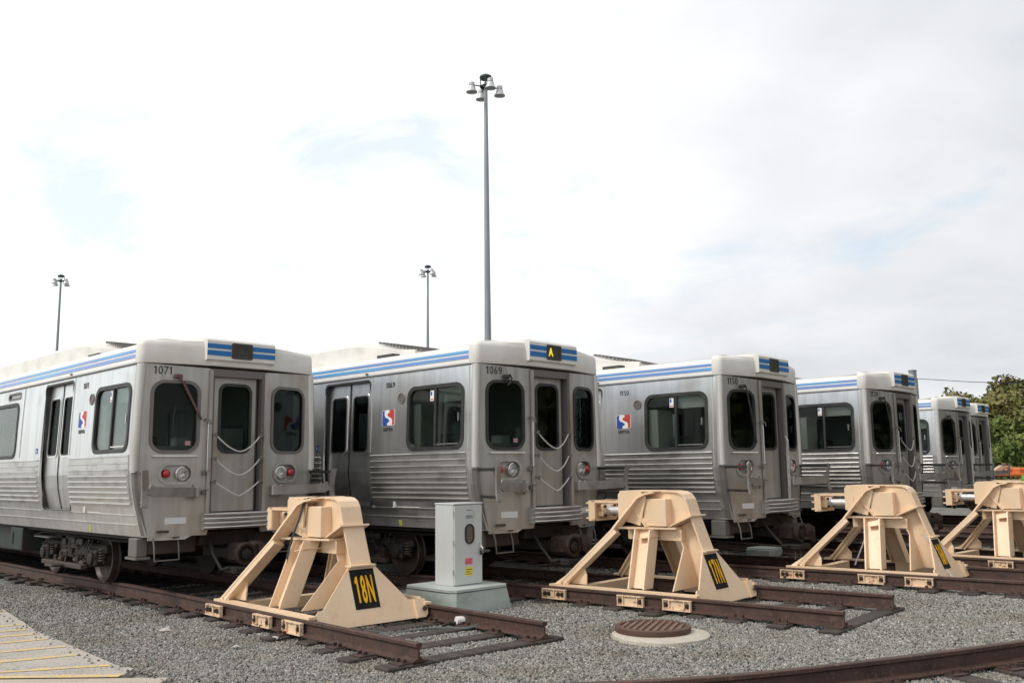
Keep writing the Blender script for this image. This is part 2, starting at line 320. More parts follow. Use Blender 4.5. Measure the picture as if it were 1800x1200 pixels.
def text_mesh(txt, size, m, sx=1.0, bold=0.0, ext=0.0015, align='CENTER', shear=0.0):
    c = bpy.data.curves.new('t', 'FONT'); c.body = txt; c.size = size; c.extrude = ext; c.offset = bold; c.align_x = align; c.align_y = 'CENTER'; c.shear = shear
    c.space_character = 1.02
    o = bpy.data.objects.new('t', c); COL.objects.link(o)
    bpy.context.view_layer.update()
    me = bpy.data.meshes.new_from_object(o.evaluated_get(bpy.context.evaluated_depsgraph_get()))
    bpy.data.objects.remove(o); bpy.data.curves.remove(c)
    me.transform(Matrix.Diagonal((sx, 1, 1, 1))); me.materials.clear(); me.materials.append(m); return me
def glyph_text(txt, h, m, sx, bold=0.0, ext=0.0015):
    """centred line of text whose figure 1 has no foot"""
    adv = {'1': .40, 'N': .66}; gap_ = 0.055*h*(1 if bold > .005 else 0); tot = sum(adv.get(c, .60)*h*sx/.72+gap_ for c in txt); x = -tot/2; ch_h = h
    vs = []; fs = []
    for c in txt:
        wd = adv.get(c, .60)*h*sx/.72+gap_
        if c == '1':
            st = h*sx*(.17+bold*2.2/h); cx_ = x+wd*.52
            pts = [(cx_-st/2, -h/2), (cx_+st/2, -h/2), (cx_+st/2, h/2), (cx_-st*.35, h/2), (cx_-st*.9-.10*h*sx, h*.33), (cx_-st*.9-.10*h*sx, h*.22), (cx_-st/2, h*.27)]
            o = len(vs); n = len(pts); vs += [(a, b, -ext) for a, b in pts]+[(a, b, ext) for a, b in pts]
            fs += [tuple(range(o+n, o+2*n)), tuple(range(o+n-1, o-1, -1))]+[(o+i, o+(i+1) % n, o+n+(i+1) % n, o+n+i) for i in range(n)]
        else:
            me = text_mesh(c, h/.70, m, sx, bold, ext); xs = [v.co.x for v in me.vertices]; ys = [v.co.y for v in me.vertices]
            dx = x+wd/2-(min(xs)+max(xs))/2; dy = -(min(ys)+max(ys))/2; o = len(vs)
            vs += [(v.co.x+dx, v.co.y+dy, v.co.z) for v in me.vertices]; fs += [tuple(o+i for i in p.vertices) for p in me.polygons]; bpy.data.meshes.remove(me)
        x += wd
    out = bpy.data.meshes.new('lettering'); out.from_pydata(vs, [], fs); out.update(); out.materials.append(m); return out
def place_flat(o, origin, xa, up):
    xa = Vector(xa).normalized(); up = Vector(up); up = (up-xa*up.dot(xa)).normalized(); n = xa.cross(up)
    mt = Matrix((xa, up, n)).transposed().to_4x4(); mt.translation = Vector(origin); o.matrix_local = mt; return o

def rrect(x0, x1, y0, y1, r, seg=5):
    pts = []
    for cx, cy, a0 in ((x1-r, y0+r, -90), (x1-r, y1-r, 0), (x0+r, y1-r, 90), (x0+r, y0+r, 180)):
        for k in range(seg+1):
            a = R(a0+90*k/seg); pts.append((cx+r*math.cos(a), cy+r*math.sin(a)))
    return pts
def inside(p, poly):
    x, y = p; c = False; n = len(poly)
    for i in range(n):
        x1, y1 = poly[i]; x2, y2 = poly[(i+1) % n]
        if (y1 > y) != (y2 > y) and x < (x2-x1)*(y-y1)/(y2-y1)+x1: c = not c
    return c
def cdt_panel(outer, holes, lines, fmap):
    """flat sheet with holes, cut along 'lines', mapped into space by fmap(u, v)"""
    vs = []; es = []
    def loop(p):
        o = len(vs); vs.extend(Vector(q) for q in p); es.extend((o+i, o+(i+1) % len(p)) for i in range(len(p)))
    loop(outer)
    for h in holes: loop(h)
    for a, b in lines: o = len(vs); vs.extend((Vector(a), Vector(b))); es.append((o, o+1))
    res = delaunay_2d_cdt(vs, es, [], 0, 1e-5)
    V, F = res[0], res[2]; mb = MB(); fs = []
    for f in F:
        c = sum((V[i] for i in f), Vector((0, 0)))/len(f)
        if inside(c, outer) and not any(inside(c, h) for h in holes): fs.append(tuple(f))
    mb.add([fmap(p.x, p.y) for p in V], fs); return mb
def ring(outer, inner, d0, d1, fmap):
    """frame between two outlines with equal point counts, from depth d0 to d1"""
    n = len(outer); mb = MB()
    vs = [fmap(u, v, d1) for u, v in outer]+[fmap(u, v, d1) for u, v in inner]+[fmap(u, v, d0) for u, v in outer]+[fmap(u, v, d0) for u, v in inner]
    fs = []
    for i in range(n):
        j = (i+1) % n
        fs += [(i, j, n+j, n+i), (2*n+j, 2*n+i, 3*n+i, 3*n+j), (i, 2*n+i, 2*n+j, j), (n+i, n+j, 3*n+j, 3*n+i)]
    return mb.add(vs, fs)
def plate(outline, d0, d1, fmap):
    n = len(outline); mb = MB()
    vs = [fmap(u, v, d0) for u, v in outline]+[fmap(u, v, d1) for u, v in outline]
    return mb.add(vs, [tuple(range(n)), tuple(range(n, 2*n))]+[(i, (i+1) % n, n+(i+1) % n, n+i) for i in range(n)])

# ------------------------------------------------------------------ layout of the yard (rail heads at z = 0)
GZ = -0.212                                   # ballast surface
cars = [(-4.086, 13.311, -0.7853), (0.4315, 13.866, -0.7630), (4.3248, 15.943, -0.7491), (7.8674, 18.985, -0.7628), (12.4516, 25.920, -0.7550), (15.4-0.925, 29.86-1.02, -0.755)]
trk = [(-4.0153, 13.3771, -0.8163), (0.5914, 14.0571, -0.6961), (4.4315, 16.0720, -0.6904), (7.18, 18.26, -0.80), (10.1, 22.35, -0.760), (12.4516, 25.920, -0.7550), (15.4-0.925, 29.86-1.02, -0.755)]
trk_car = [0, 1, 2, 3, None, 4, 5]
trk_end = [5.43, 4.65, 9.0, 9.0, 9.0, 9.0, 9.0]
trk_beg = [-20, -22, -24, -26, -26, -28, -28]
def center_at(k, l):
    x, y, a = trk[k]; p = Vector((x+math.cos(a)*l, y+math.sin(a)*l)); ci = trk_car[k]
    if ci is None: return p
    bx, by, ba = cars[ci]; q = Vector((bx+math.cos(ba)*l, by+math.sin(ba)*l))
    t = max(0, min(1, (0.3-l)/5.0)); t = t*t*(3-2*t); return p.lerp(q, t)
def frame_at(k, l):
    p = center_at(k, l); d = (center_at(k, l+0.05)-center_at(k, l-0.05)).normalized(); return p, d, Vector((-d.y, d.x))

# ------------------------------------------------------------------ ground, hills of gravel
pave_edge = [(-9.5, 16.2), (-8.2, 14.45), (-7.05, 12.92), (-6.12, 11.72), (-5.52, 10.92), (-4.91, 10.25), (-4.24, 9.49), (-3.77, 8.96), (-3.52, 8.78), (-3.19, 8.46), (-3.0, 8.33), (-3.0, 7.4), (-3.05, 5.0)]
def ground_mat():
    m = bpy.data.materials.new('grey_ballast'); m.use_nodes = True; t = m.node_tree; n = t.nodes; l = t.links; b = n['Principled BSDF']
    tcn = n.new('ShaderNodeTexCoord')
    vo = n.new('ShaderNodeTexVoronoi'); vo.inputs['Scale'].default_value = 26; l.new(tcn.outputs['Object'], vo.inputs[0])
    rp = n.new('ShaderNodeValToRGB'); e = rp.color_ramp.elements; e.new(0.5)
    e[0].position = 0.1; e[0].color = (0.085, 0.085, 0.078, 1); e[1].position = 0.55; e[1].color = (0.17, 0.168, 0.155, 1); e[2].position = 0.95; e[2].color = (0.30, 0.295, 0.275, 1)
    sepn = n.new('ShaderNodeSeparateColor'); l.new(vo.outputs['Color'], sepn.inputs[0]); l.new(sepn.outputs[0], rp.inputs[0])
    nz = n.new('ShaderNodeTexNoise'); nz.inputs['Scale'].default_value = 0.9; nz.inputs['Detail'].default_value = 6; l.new(tcn.outputs['Object'], nz.inputs[0])
    mr = n.new('ShaderNodeMapRange'); mr.inputs[1].default_value = 0.5; mr.inputs[2].default_value = 0.75; l.new(nz.outputs[0], mr.inputs[0])
    mx = n.new('ShaderNodeMix'); mx.data_type = 'RGBA'; mx.blend_type = 'MULTIPLY'; l.new(mr.outputs[0], mx.inputs[0]); l.new(rp.outputs[0], mx.inputs[6]); mx.inputs[7].default_value = (0.72, 0.66, 0.58, 1)
    l.new(mx.outputs[2], b.inputs['Base Color']); b.inputs['Roughness'].default_value = 0.9; b.inputs['Specular IOR Level'].default_value = 0.2
    bp = n.new('ShaderNodeBump'); bp.inputs['Strength'].default_value = 1.0; bp.inputs['Distance'].default_value = 0.02; bp.invert = True
    l.new(vo.outputs['Distance'], bp.inputs['Height']); l.new(bp.outputs[0], b.inputs['Normal'])
    return m
g = MB(); S = 1500
g.add([(-S, -S, GZ-0.02), (S, -S, GZ-0.02), (S, S, GZ-0.02), (-S, S, GZ-0.02)], [(0, 1, 2, 3)])
struct('ground', g, ground_mat())

# loose stones of the ballast, one stuff object
rng = np.random.default_rng(5)
MH = (1.55, 10.15, 0.50)
PZ_ = -0.178
def stone_points():
    out = []
    def batch(n, y0, y1, marg):
        # denser close to the eye
        y = y0+(y1-y0)*rng.random(n)**1.0
        x = (rng.random(n)*2-1)*(y*0.60+marg)
        return x, y
    xs, ys = [], []
    for (y0, y1, dens) in ((7.2, 9.6, 2500), (9.6, 12.0, 1950), (12.0, 15.5, 1200), (15.5, 22, 420)):
        area = (y1-y0)*(y0+y1)*0.60
        x, y = batch(int(area*dens), y0, y1, 0.3); xs.append(x); ys.append(y)
    x = np.concatenate(xs); y = np.concatenate(ys)
    pe = np.array(sorted([(b, a) for a, b in pave_edge]))      # by y
    ex = np.interp(y, pe[:, 0], pe[:, 1])
    keep = ((x > ex+0.03+0.03*rng.random(len(x))) | (y > 16.3))
    keep &= ~(((x-MH[0])**2+(y-MH[1])**2) < MH[2]**2)
    keep |= (x > ex-0.20) & (y < 14.5) & (rng.random(len(x)) < .045)
    # leave out what stands behind the first trains (nothing of it shows)
    keep &= ~((y > 15.5) & (x < 0.5))
    x = x[keep]; y = y[keep]
    ex = ex[keep] if len(ex) != len(x) else ex
    z = GZ-0.008+0.012*rng.random(len(x))+0.018*np.sin(x*2.1+1)*np.sin(y*1.7)
    z = np.where((x < ex+.03) & (y < 14.5), PZ_+.006, z)
    return x, y, z
sx_, sy_, sz_ = stone_points()
me = bpy.data.meshes.new('ballast_stones'); me.vertices.add(len(sx_))
me.vertices.foreach_set('co', np.stack([sx_, sy_, sz_], 1).astype(np.float32).ravel())
bal = link('ballast_stones', me); bal['kind'] = 'stuff'
bal['label'] = 'loose grey crushed stone ballast spread between and around the tracks'; bal['category'] = 'gravel'
def stone_mat():
    m = bpy.data.materials.new('crushed_stone'); m.use_nodes = True; t = m.node_tree; n = t.nodes; l = t.links; b = n['Principled BSDF']
    at = n.new('ShaderNodeAttribute'); at.attribute_type = 'INSTANCER'; at.attribute_name = 'tone'
    rp = n.new('ShaderNodeValToRGB'); e = rp.color_ramp.elements
    for _ in range(4): e.new(0.5)
    for k, (p, c) in enumerate([(0, (0.11, 0.108, 0.10)), (0.25, (0.19, 0.186, 0.172)), (0.55, (0.265, 0.256, 0.232)), (0.80, (0.33, 0.32, 0.295)), (0.93, (0.30, 0.255, 0.21)), (1.0, (0.52, 0.50, 0.47))]):
        e[k].position = p; e[k].color = (*c, 1)
    l.new(at.outputs['Fac'], rp.inputs[0])
    geo = n.new('ShaderNodeNewGeometry'); nz = n.new('ShaderNodeTexNoise'); nz.inputs['Scale'].default_value = 1.1; nz.inputs['Detail'].default_value = 5; l.new(geo.outputs['Position'], nz.inputs[0])
    mr = n.new('ShaderNodeMapRange'); mr.inputs[1].default_value = 0.5; mr.inputs[2].default_value = 0.72; l.new(nz.outputs[0], mr.inputs[0])
    mx = n.new('ShaderNodeMix'); mx.data_type = 'RGBA'; mx.blend_type = 'MULTIPLY'; l.new(mr.outputs[0], mx.inputs[0]); l.new(rp.outputs[0], mx.inputs[6]); mx.inputs[7].default_value = (0.84, 0.79, 0.71, 1)
    l.new(mx.outputs[2], b.inputs['Base Color'])
    b.inputs['Roughness'].default_value = 0.85; b.inputs['Specular IOR Level'].default_value = 0.25
    return m
ng = bpy.data.node_groups.new('scatter_stones', 'GeometryNodeTree')
ng.interface.new_socket('Geometry', in_out='INPUT', socket_type='NodeSocketGeometry'); ng.interface.new_socket('Geometry', in_out='OUTPUT', socket_type='NodeSocketGeometry')
gn = ng.nodes; gl = ng.links
gi = gn.new('NodeGroupInput'); go = gn.new('NodeGroupOutput')
ico = gn.new('GeometryNodeMeshIcoSphere'); ico.inputs['Radius'].default_value = 1.0; ico.inputs['Subdivisions'].default_value = 2
sp = gn.new('GeometryNodeSetPosition'); nzn = gn.new('ShaderNodeTexNoise'); nzn.inputs['Scale'].default_value = 0.9; nzn.inputs['Detail'].default_value = 1
vs_ = gn.new('ShaderNodeVectorMath'); vs_.operation = 'SUBTRACT'; vs_.inputs[1].default_value = (0.5, 0.5, 0.5); gl.new(nzn.outputs['Color'], vs_.inputs[0])
vm = gn.new('ShaderNodeVectorMath'); vm.operation = 'SCALE'; vm.inputs['Scale'].default_value = 1.6; gl.new(vs_.outputs[0], vm.inputs[0])
gl.new(ico.outputs[0], sp.inputs[0]); gl.new(vm.outputs[0], sp.inputs['Offset'])
sm = gn.new('GeometryNodeSetMaterial'); sm.inputs['Material'].default_value = stone_mat(); gl.new(sp.outputs[0], sm.inputs[0])
iop = gn.new('GeometryNodeInstanceOnPoints'); gl.new(gi.outputs[0], iop.inputs['Points']); gl.new(sm.outputs[0], iop.inputs['Instance'])
rr_ = gn.new('FunctionNodeRandomValue'); rr_.data_type = 'FLOAT_VECTOR'; rr_.inputs['Max'].default_value = (6.28, 6.28, 6.28); gl.new(rr_.outputs[0], iop.inputs['Rotation'])
rs_ = gn.new('FunctionNodeRandomValue'); rs_.data_type = 'FLOAT_VECTOR'; rs_.inputs['Min'].default_value = (0.009, 0.008, 0.007); rs_.inputs['Max'].default_value = (0.0205, 0.017, 0.014); rs_.inputs['Seed'].default_value = 3
gl.new(rs_.outputs[0], iop.inputs['Scale'])
st = gn.new('GeometryNodeStoreNamedAttribute'); st.domain = 'INSTANCE'; st.data_type = 'FLOAT'; st.inputs['Name'].default_value = 'tone'
rt = gn.new('FunctionNodeRandomValue'); rt.data_type = 'FLOAT'; rt.inputs['Seed'].default_value = 9
gl.new(iop.outputs[0], st.inputs[0])
for s_ in st.inputs:
    if s_.name == 'Value' and s_.enabled: gl.new(rt.outputs[1], s_)
gl.new(st.outputs[0], go.inputs[0])
md = bal.modifiers.new('scatter', 'NODES'); md.node_group = ng

# ------------------------------------------------------------------ pavement with yellow lines, lower left
PZ = PZ_
pm = mat('worn_asphalt_path', (0.40, 0.36, 0.315), 0.9, 0, noise=[(2.2, (0.29, 0.265, 0.235), 0.42, 0.7), (60, (0.47, 0.44, 0.40), 0.5, 0.62), (32, (0.17, 0.155, 0.14), 0.56, 0.66)], bump=(90, 0.5, 0.005))
pts = pave_edge[:9]+[(-3.50, 8.47), (-14, 8.48), (-22, 16.2)]
struct('path', MB().slab([(x, y, PZ-0.15) for x, y in pts], (0, 0, 1), 0.15), pm)
km = mat('tan_concrete_slab', (0.43, 0.365, 0.30), 0.85, 0, noise=[(3, (0.37, 0.31, 0.255), 0.42, 0.7), (80, (0.48, 0.41, 0.34), 0.5, 0.7)], bump=(80, 0.3, 0.004))
struct('pavement', MB().slab([(x, y, PZ-0.15) for x, y in [(-3.03, 8.33), (-14, 8.37), (-14, 4.5), (-3.05, 4.5)]], (0, 0, 1), 0.158), km)
ym = mat('worn_yellow_road_paint', (0.70, 0.47, 0.10), 0.7, 0, noise=[(5, (0.62, 0.46, 0.20), 0.42, 0.62), (26, (0.42, 0.365, 0.30), 0.50, 0.62), (80, (0.38, 0.33, 0.28), 0.52, 0.62)])
def stripe(a, b, w_, z=PZ+0.004):
    a = Vector((*a, z)); b = Vector((*b, z)); d = (b-a).normalized(); n_ = Vector((-d.y, d.x, 0))*w_/2
    mb = MB(); k = 10; vs = []
    for i in range(k+1):
        p = a.lerp(b, i/k); j = 1+random.uniform(-0.18, 0.18); vs += [p-n_*j, p+n_*j]
    mb.add(vs, [(2*i, 2*i+1, 2*i+3, 2*i+2) for i in range(k)]); return mb
for i, (a, b, w_) in enumerate([((-8.4, 12.44), (-6.75, 12.52), .10), ((-7.6, 10.5), (-5.95, 11.36), .095), ((-7.3, 10.2), (-5.70, 11.02), .095), ((-7.0, 9.9), (-5.42, 10.72), .095), ((-6.8, 9.46), (-5.12, 10.38), .095), ((-6.6, 8.93), (-4.70, 9.92), .095), ((-6.2, 8.5), (-4.34, 9.46), .095), ((-5.2, 8.53), (-3.80, 8.92), .09)]):
    o = link('road_marking', stripe(a, b, w_).mesh('road_marking', ym)); o['kind'] = 'structure'
o = link('road_marking', stripe((-7.5, 8.42), (-3.50, 8.44), .10, PZ+0.008).mesh('road_marking', ym)); o['kind'] = 'structure'

# ------------------------------------------------------------------ tracks
RS = [(-.07, -.172), (.07, -.172), (.07, -.16), (.014, -.138), (.010, -.05), (.036, -.034), (.036, -.006), (.028, 0), (-.028, 0), (-.036, -.006), (-.036, -.034), (-.010, -.05), (-.014, -.138), (-.07, -.16)]
def rail_mesh(path):
    mb = MB(); vs = []; fs = []; m = len(RS); n = len(path)
    for i, p in enumerate(path):
        q0 = path[max(i-1, 0)]; q1 = path[min(i+1, n-1)]; d = (Vector(q1)-Vector(q0)).normalized(); s_ = Vector((-d.y, d.x))
        for (a, b) in RS: vs.append((p[0]+s_.x*a, p[1]+s_.y*a, b))
    for i in range(n-1):
        for k in range(m): fs.append((i*m+k, i*m+(k+1) % m, (i+1)*m+(k+1) % m, (i+1)*m+k))
    fs += [tuple(range(m-1, -1, -1)), tuple(range((n-1)*m, n*m))]
    return mb.add(vs, fs)
TIE = MB().box(-.115, .115, -1.14, 1.14, -.16, 0, bev=.012).mesh('tie', M['tie'])
PLT = MB().box(-.09, .09, -.17, .17, 0, .012).mesh('tie_plate', M['tieplate'])
SPK = MB()
for sx, sy in ((-.05, .085), (.05, -.085), (.05, .085), (-.05, -.085)):
    SPK.box(sx-.016, sx+.016, sy-.022, sy+.018, .01, .045)
SPK = SPK.mesh('rail_spike', M['tieplate'])
def add_tie(par, p, d, jit=True, plates=True):
    a = math.atan2(d.y, d.x)+(random.uniform(-.02, .02) if jit else 0)
    o = link('tie', TIE, par); o.location = (p.x+random.uniform(-.06, .06)*-d.y, p.y+random.uniform(-.06, .06)*d.x, -.176+random.uniform(-.010, .004)); o.scale = (random.uniform(.9, 1.08), random.uniform(.93, 1.05), 1); o.rotation_euler = (0, 0, a)
    if plates:
        for sgn in (-1, 1):
            q = link('tie_plate', PLT, o); q.location = (0, sgn*.83, .001); s_ = link('rail_spike', SPK, o); s_['kind'] = 'stuff'; s_.location = (0, sgn*.83, 0.001)
tlab = ['rusty track in the foreground leading under the train numbered 1071', 'rusty track ending beyond the 17N buffer stop under the train 1069', 'rusty track under the train 1150 with the sixteenth numbered buffer stop', 'rusty track with the rightmost buffer stop under the train 1124', 'empty rusty track between the fourth and fifth trains', 'rusty track under the fifth train from the left', 'rusty track under the farthest train at right']
for k in range(7):
    root = thing('railway_track', tlab[k], 'track', (0, 0, 0), 0, 'parallel storage tracks')
    ls = np.arange(trk_beg[k], trk_end[k]-0.01, 0.8).tolist()+[trk_end[k]]
    for sgn in (-1, 1):
        path = []
        for l_ in ls: p, d, s_ = frame_at(k, l_); path.append((p.x+s_.x*.83*sgn, p.y+s_.y*.83*sgn))
        part('rail', rail_mesh(path), M['rail'], root)
    l_ = trk_end[k]-0.10; i = 0
    while l_ > (-14 if k < 4 else -8):
        p, d, s_ = frame_at(k, l_); add_tie(root, p, d, plates=(l_ > -6 and k < 4)); l_ -= 0.56; i += 1
# curved track across the foreground: its far rail crosses the picture
fg = thing('railway_track', 'curved rusty track crossing the bottom right corner in front of the ballast', 'track')
ctr = [(-6.5, 9.15), (-4.8, 8.2), (-3.2, 7.55), (-1.5, 7.17), (0.14, 7.13), (1.5, 7.33), (2.8, 7.80), (4.6, 8.62), (6.5, 9.65), (9, 11.2), (12, 13.2)]
ctr = ctr[3:]
def spline(pts, n):
    out = []
    for i in range(len(pts)-1):
        p0 = Vector(pts[max(i-1, 0)]); p1 = Vector(pts[i]); p2 = Vector(pts[i+1]); p3 = Vector(pts[min(i+2, len(pts)-1)])
        for k in range(n):
            t = k/n; out.append(0.5*((2*p1)+(p2-p0)*t+(2*p0-5*p1+4*p2-p3)*t*t+(3*p1-p0-3*p2+p3)*t**3))
    out.append(Vector(pts[-1])); return out
far = spline(ctr, 6); near = []
for i, p in enumerate(far):
    d = (far[min(i+1, len(far)-1)]-far[max(i-1, 0)]).normalized(); near.append(p-Vector((-d.y, d.x))*1.66)
part('rail', rail_mesh([tuple(p) for p in far]), M['rail'], fg); part('rail', rail_mesh([tuple(p) for p in near]), M['rail'], fg)
acc = 0
for i in range(len(far)-1):
    seg = (far[i+1]-far[i]).length; acc += seg
    if acc > 0.42:
        acc = 0; d = (far[i+1]-far[i]).normalized(); c = (far[i]+near[i])/2; add_tie(fg, c, d, plates=True)

gb_ = mat('shade_dark_ballast', (0.035, 0.032, 0.029), 0.9, 0, noise=[(28, (0.075, 0.068, 0.06), 0.5, 0.7)], bump=(30, 1.0, 0.03))  # near-black strips laid as painted shade under the parked trains
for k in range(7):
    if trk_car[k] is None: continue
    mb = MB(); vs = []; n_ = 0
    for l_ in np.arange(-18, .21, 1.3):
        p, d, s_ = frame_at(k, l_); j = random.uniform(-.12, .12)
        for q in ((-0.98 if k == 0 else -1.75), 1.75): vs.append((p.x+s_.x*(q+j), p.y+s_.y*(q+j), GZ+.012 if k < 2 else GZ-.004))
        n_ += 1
    mb.add(vs, [(2*i, 2*i+1, 2*i+3, 2*i+2) for i in range(n_-1)]); struct('shade_trackbed', mb, gb_)

# ------------------------------------------------------------------ the train car
HWP = [(.70, 1.19), (.76, 1.20), (.92, 1.245), (1.05, 1.275), (1.2, 1.315), (1.4, 1.355), (1.6, 1.375), (1.85, 1.378), (2.4, 1.362), (3.10, 1.335), (3.4, 1.33)]
def hw(z): return float(np.interp(z, [a for a, _ in HWP], [b for _, b in HWP]))
def bow(t): return .217*(1.30-max(abs(t), .40))
CL = 16.8
def smap(sgn):
    return lambda u, v, d=0.0: (u, sgn*(hw(v)+d), v)
def fmap(t, z, d=0.0): return (bow(t)+d, t, z)
NEAR, FAR = smap(-1), smap(1)
doors = [(-3.67, -2.45), (-9.01, -7.79), (-14.35, -13.13)]
wins = [(-1.48, -.29), (-6.45, -4.96), (-11.84, -10.35), (-16.51, -15.32)]
DZ = (1.07, 3.04); WZ = (1.925, 2.825)
def win_hole(a, b, g_=0.0): return rrect(a-g_, b+g_, WZ[0]-g_, WZ[1]+g_, .145+g_*0.6)
car = thing('train', 'x', 'train', (0, 0, 0), 0, 'silver subway trains parked side by side')
zl = [.92, 1.05, 1.2, 1.4, 1.6, 1.85, 2.4]
for sgn, mp in ((-1, NEAR), (1, FAR)):
    outer = [(-CL, .76), (-.0, .76)]+[(0, z) for z in zl]+[(0, 3.10), (-CL, 3.10)]+[(-CL, z) for z in reversed(zl)]
    holes = [win_hole(a, b) for a, b in wins]+[rrect(a, b, DZ[0], DZ[1], .07, 3) for a, b in doors]
    holes += [rrect(-5.55, -4.92, 2.93, 3.02, .04, 3), rrect(-10.94, -10.31, 2.93, 3.02, .04, 3)]
    mb = cdt_panel(outer, holes, [((-CL, z), (0, z)) for z in zl], mp)
    o = part('side_wall', mb, M['steel'], car)
    md = o.modifiers.new('t', 'SOLIDIFY'); md.thickness = 0.03; md.offset = -1 if sgn < 0 else -1
    md.use_even_offset = False
    # windows
    for wi, (a, b) in enumerate(wins):
        fr = part('window', ring(win_hole(a, b, .035), win_hole(a, b, -.022), -.04, .012, mp), M['rubber'], car)
        pl = plate(win_hole(a, b, -.005), -.022, -.016, mp); p_ = part('pane', pl, M['glass'], fr)
        if wi in (0, 3):
            c = a+.60; part('mullion', plate([(c-.022, WZ[0]+.02), (c+.022, WZ[0]+.02), (c+.022, WZ[1]-.02), (c-.022, WZ[1]-.02)], -.03, .004, mp), M['rubber'], fr)
            part('sill_bead', plate([(c+.04, WZ[0]+.045), (b-.05, WZ[0]+.045), (b-.05, WZ[0]+.062), (c+.04, WZ[0]+.062)], -.02, .006, mp), M['chrome'], fr)
            part('latch', plate([(b-.10, 2.30), (b-.08, 2.30), (b-.08, 2.42), (b-.10, 2.42)], -.01, .004, mp), M['chrome'], fr)
    for a, b in ((-5.55, -4.92), (-10.94, -10.31)):
        fr = part('small_window', ring(rrect(a-.02, b+.02, 2.91, 3.04, .05, 3), rrect(a+.012, b-.012, 2.942, 3.008, .03, 3), -.03, .006, mp), M['greyrub'], car)
        part('pane', plate(rrect(a, b, 2.93, 3.02, .035, 3), -.02, -.014, mp), M['lensclr'], fr)
    # door pairs: curved leaves, recessed
    for a, b in doors:
        m_ = (a+b)/2
        part('door_frame', ring(rrect(a-.014, b+.014, DZ[0]-.02, DZ[1]+.014, .08, 3), rrect(a+.022, b-.012, DZ[0]+.004, DZ[1]-.016, .06, 3), -.12, .006, mp), M['rubber'], car)
        for (x0, x1, w0, w1) in ((a-.01, m_-.012, a+.11, m_-.08), (m_+.012, b+.01, m_+.08, b-.11)):
            zz = [1.2, 1.4, 1.6]
            lo = [(x0, DZ[0]), (x1, DZ[0])]+[(x1, z) for z in zz]+[(x1, DZ[1]), (x0, DZ[1])]+[(x0, z) for z in reversed(zz)]
            wh = rrect(w0, w1, 1.90, 2.82, .075, 4)
            lf = part('door', cdt_panel(lo, [wh], [((x0, z), (x1, z)) for z in zz], lambda u, v: mp(u, v, -.075)), M['steel'], car)
            md = lf.modifiers.new('t', 'SOLIDIFY'); md.thickness = 0.03; md.offset = -1
            part('window_trim', ring(rrect(w0-.022, w1+.022, 1.878, 2.842, .09, 4), rrect(w0+.006, w1-.006, 1.906, 2.814, .07, 4), -.08, -.063, mp), M['chrome'], lf)
            part('rubber_seal', ring(rrect(w0-.002, w1+.002, 1.898, 2.822, .075, 4), rrect(w0+.026, w1-.026, 1.926, 2.794, .05, 4), -.08, -.067, mp), M['rubber'], lf)
            part('pane', plate(wh, -.088, -.082, mp), M['glassd'], lf)
        part('door_edge_seal', plate([(m_-.012, DZ[0]+.005), (m_+.012, DZ[0]+.005), (m_+.012, DZ[1]-.02), (m_-.012, DZ[1]-.02)], -.075, -.052, lambda u, v, d=0: mp(u, v, d)), M['rubber'], car) if False else None
        sl = MB(); zs_ = [DZ[0]+.01, 1.2, 1.4, 1.6, DZ[1]-.02]
        sl.add([mp(m_-.014, z, -.066) for z in zs_]+[mp(m_+.014, z, -.066) for z in zs_], [(i, i+1, 6+i, 5+i) for i in range(4)]); o = part('door_edge_seal', sl, M['rubber'], car)
        md = o.modifiers.new('t', 'SOLIDIFY'); md.thickness = 0.02
        th = MB(); th.add([mp(a-.03, DZ[0]-.035, -.01), mp(b+.03, DZ[0]-.035, -.01), mp(b+.03, DZ[0]-.035, .025), mp(a-.03, DZ[0]-.035, .025), mp(a-.03, DZ[0]-.012, -.01), mp(b+.03, DZ[0]-.012, -.01), mp(b+.03, DZ[0]-.012, .025), mp(a-.03, DZ[0]-.012, .025)], [(0, 1, 2, 3), (4, 5, 6, 7), (0, 1, 5, 4), (1, 2, 6, 5), (2, 3, 7, 6), (3, 0, 4, 7)])
        part('door_sill', th, M['chrome'], car)
    # fluted ribs, each its own piece
    segs = [(-2.38, -.20), (-7.72, -3.75), (-13.05, -9.08), (-CL+.02, -14.42)]
    ribs = {}
    for (a, b) in segs:
        RZ = [1.845, 1.755, 1.665, 1.58, 1.50, 1.425, 1.35, 1.275, 1.20, 1.125]
        for z, zn in zip(RZ[:-1], RZ[1:]):
            h_ = hw(z); hn_ = hw(zn); mb = MB()
            sec = [(h_-.012, z+.014), (h_+.004, z+.012), (h_+.024, z+.001), (h_+.026, z-.006), (h_+.002, z-.013), (hn_+.003, zn+.014), (hn_-.012, zn+.013)]
            n7 = len(sec); mb.add([(a, sgn*y_, z_) for y_, z_ in sec]+[(b, sgn*y_, z_) for y_, z_ in sec], [tuple(range(n7)), tuple(range(2*n7-1, n7-1, -1))]+[(i, (i+1) % n7, n7+(i+1) % n7, n7+i) for i in range(n7)])
            part('rib', mb, M['rib'], car)
    for z in (1.045, .915):
        h_ = hw(z); sec = [(h_-.012, z-.010), (h_+.010, z-.008), (h_+.014, z+.003), (h_-.012, z+.008)]; mb = MB()
        mb.add([(-CL+.02, sgn*y_, z_) for y_, z_ in sec]+[(-.16, sgn*y_, z_) for y_, z_ in sec], [(0, 1, 2, 3), (7, 6, 5, 4)]+[(i, (i+1) % 4, 4+(i+1) % 4, 4+i) for i in range(4)])
        part('rib', mb, M['rib'], car)
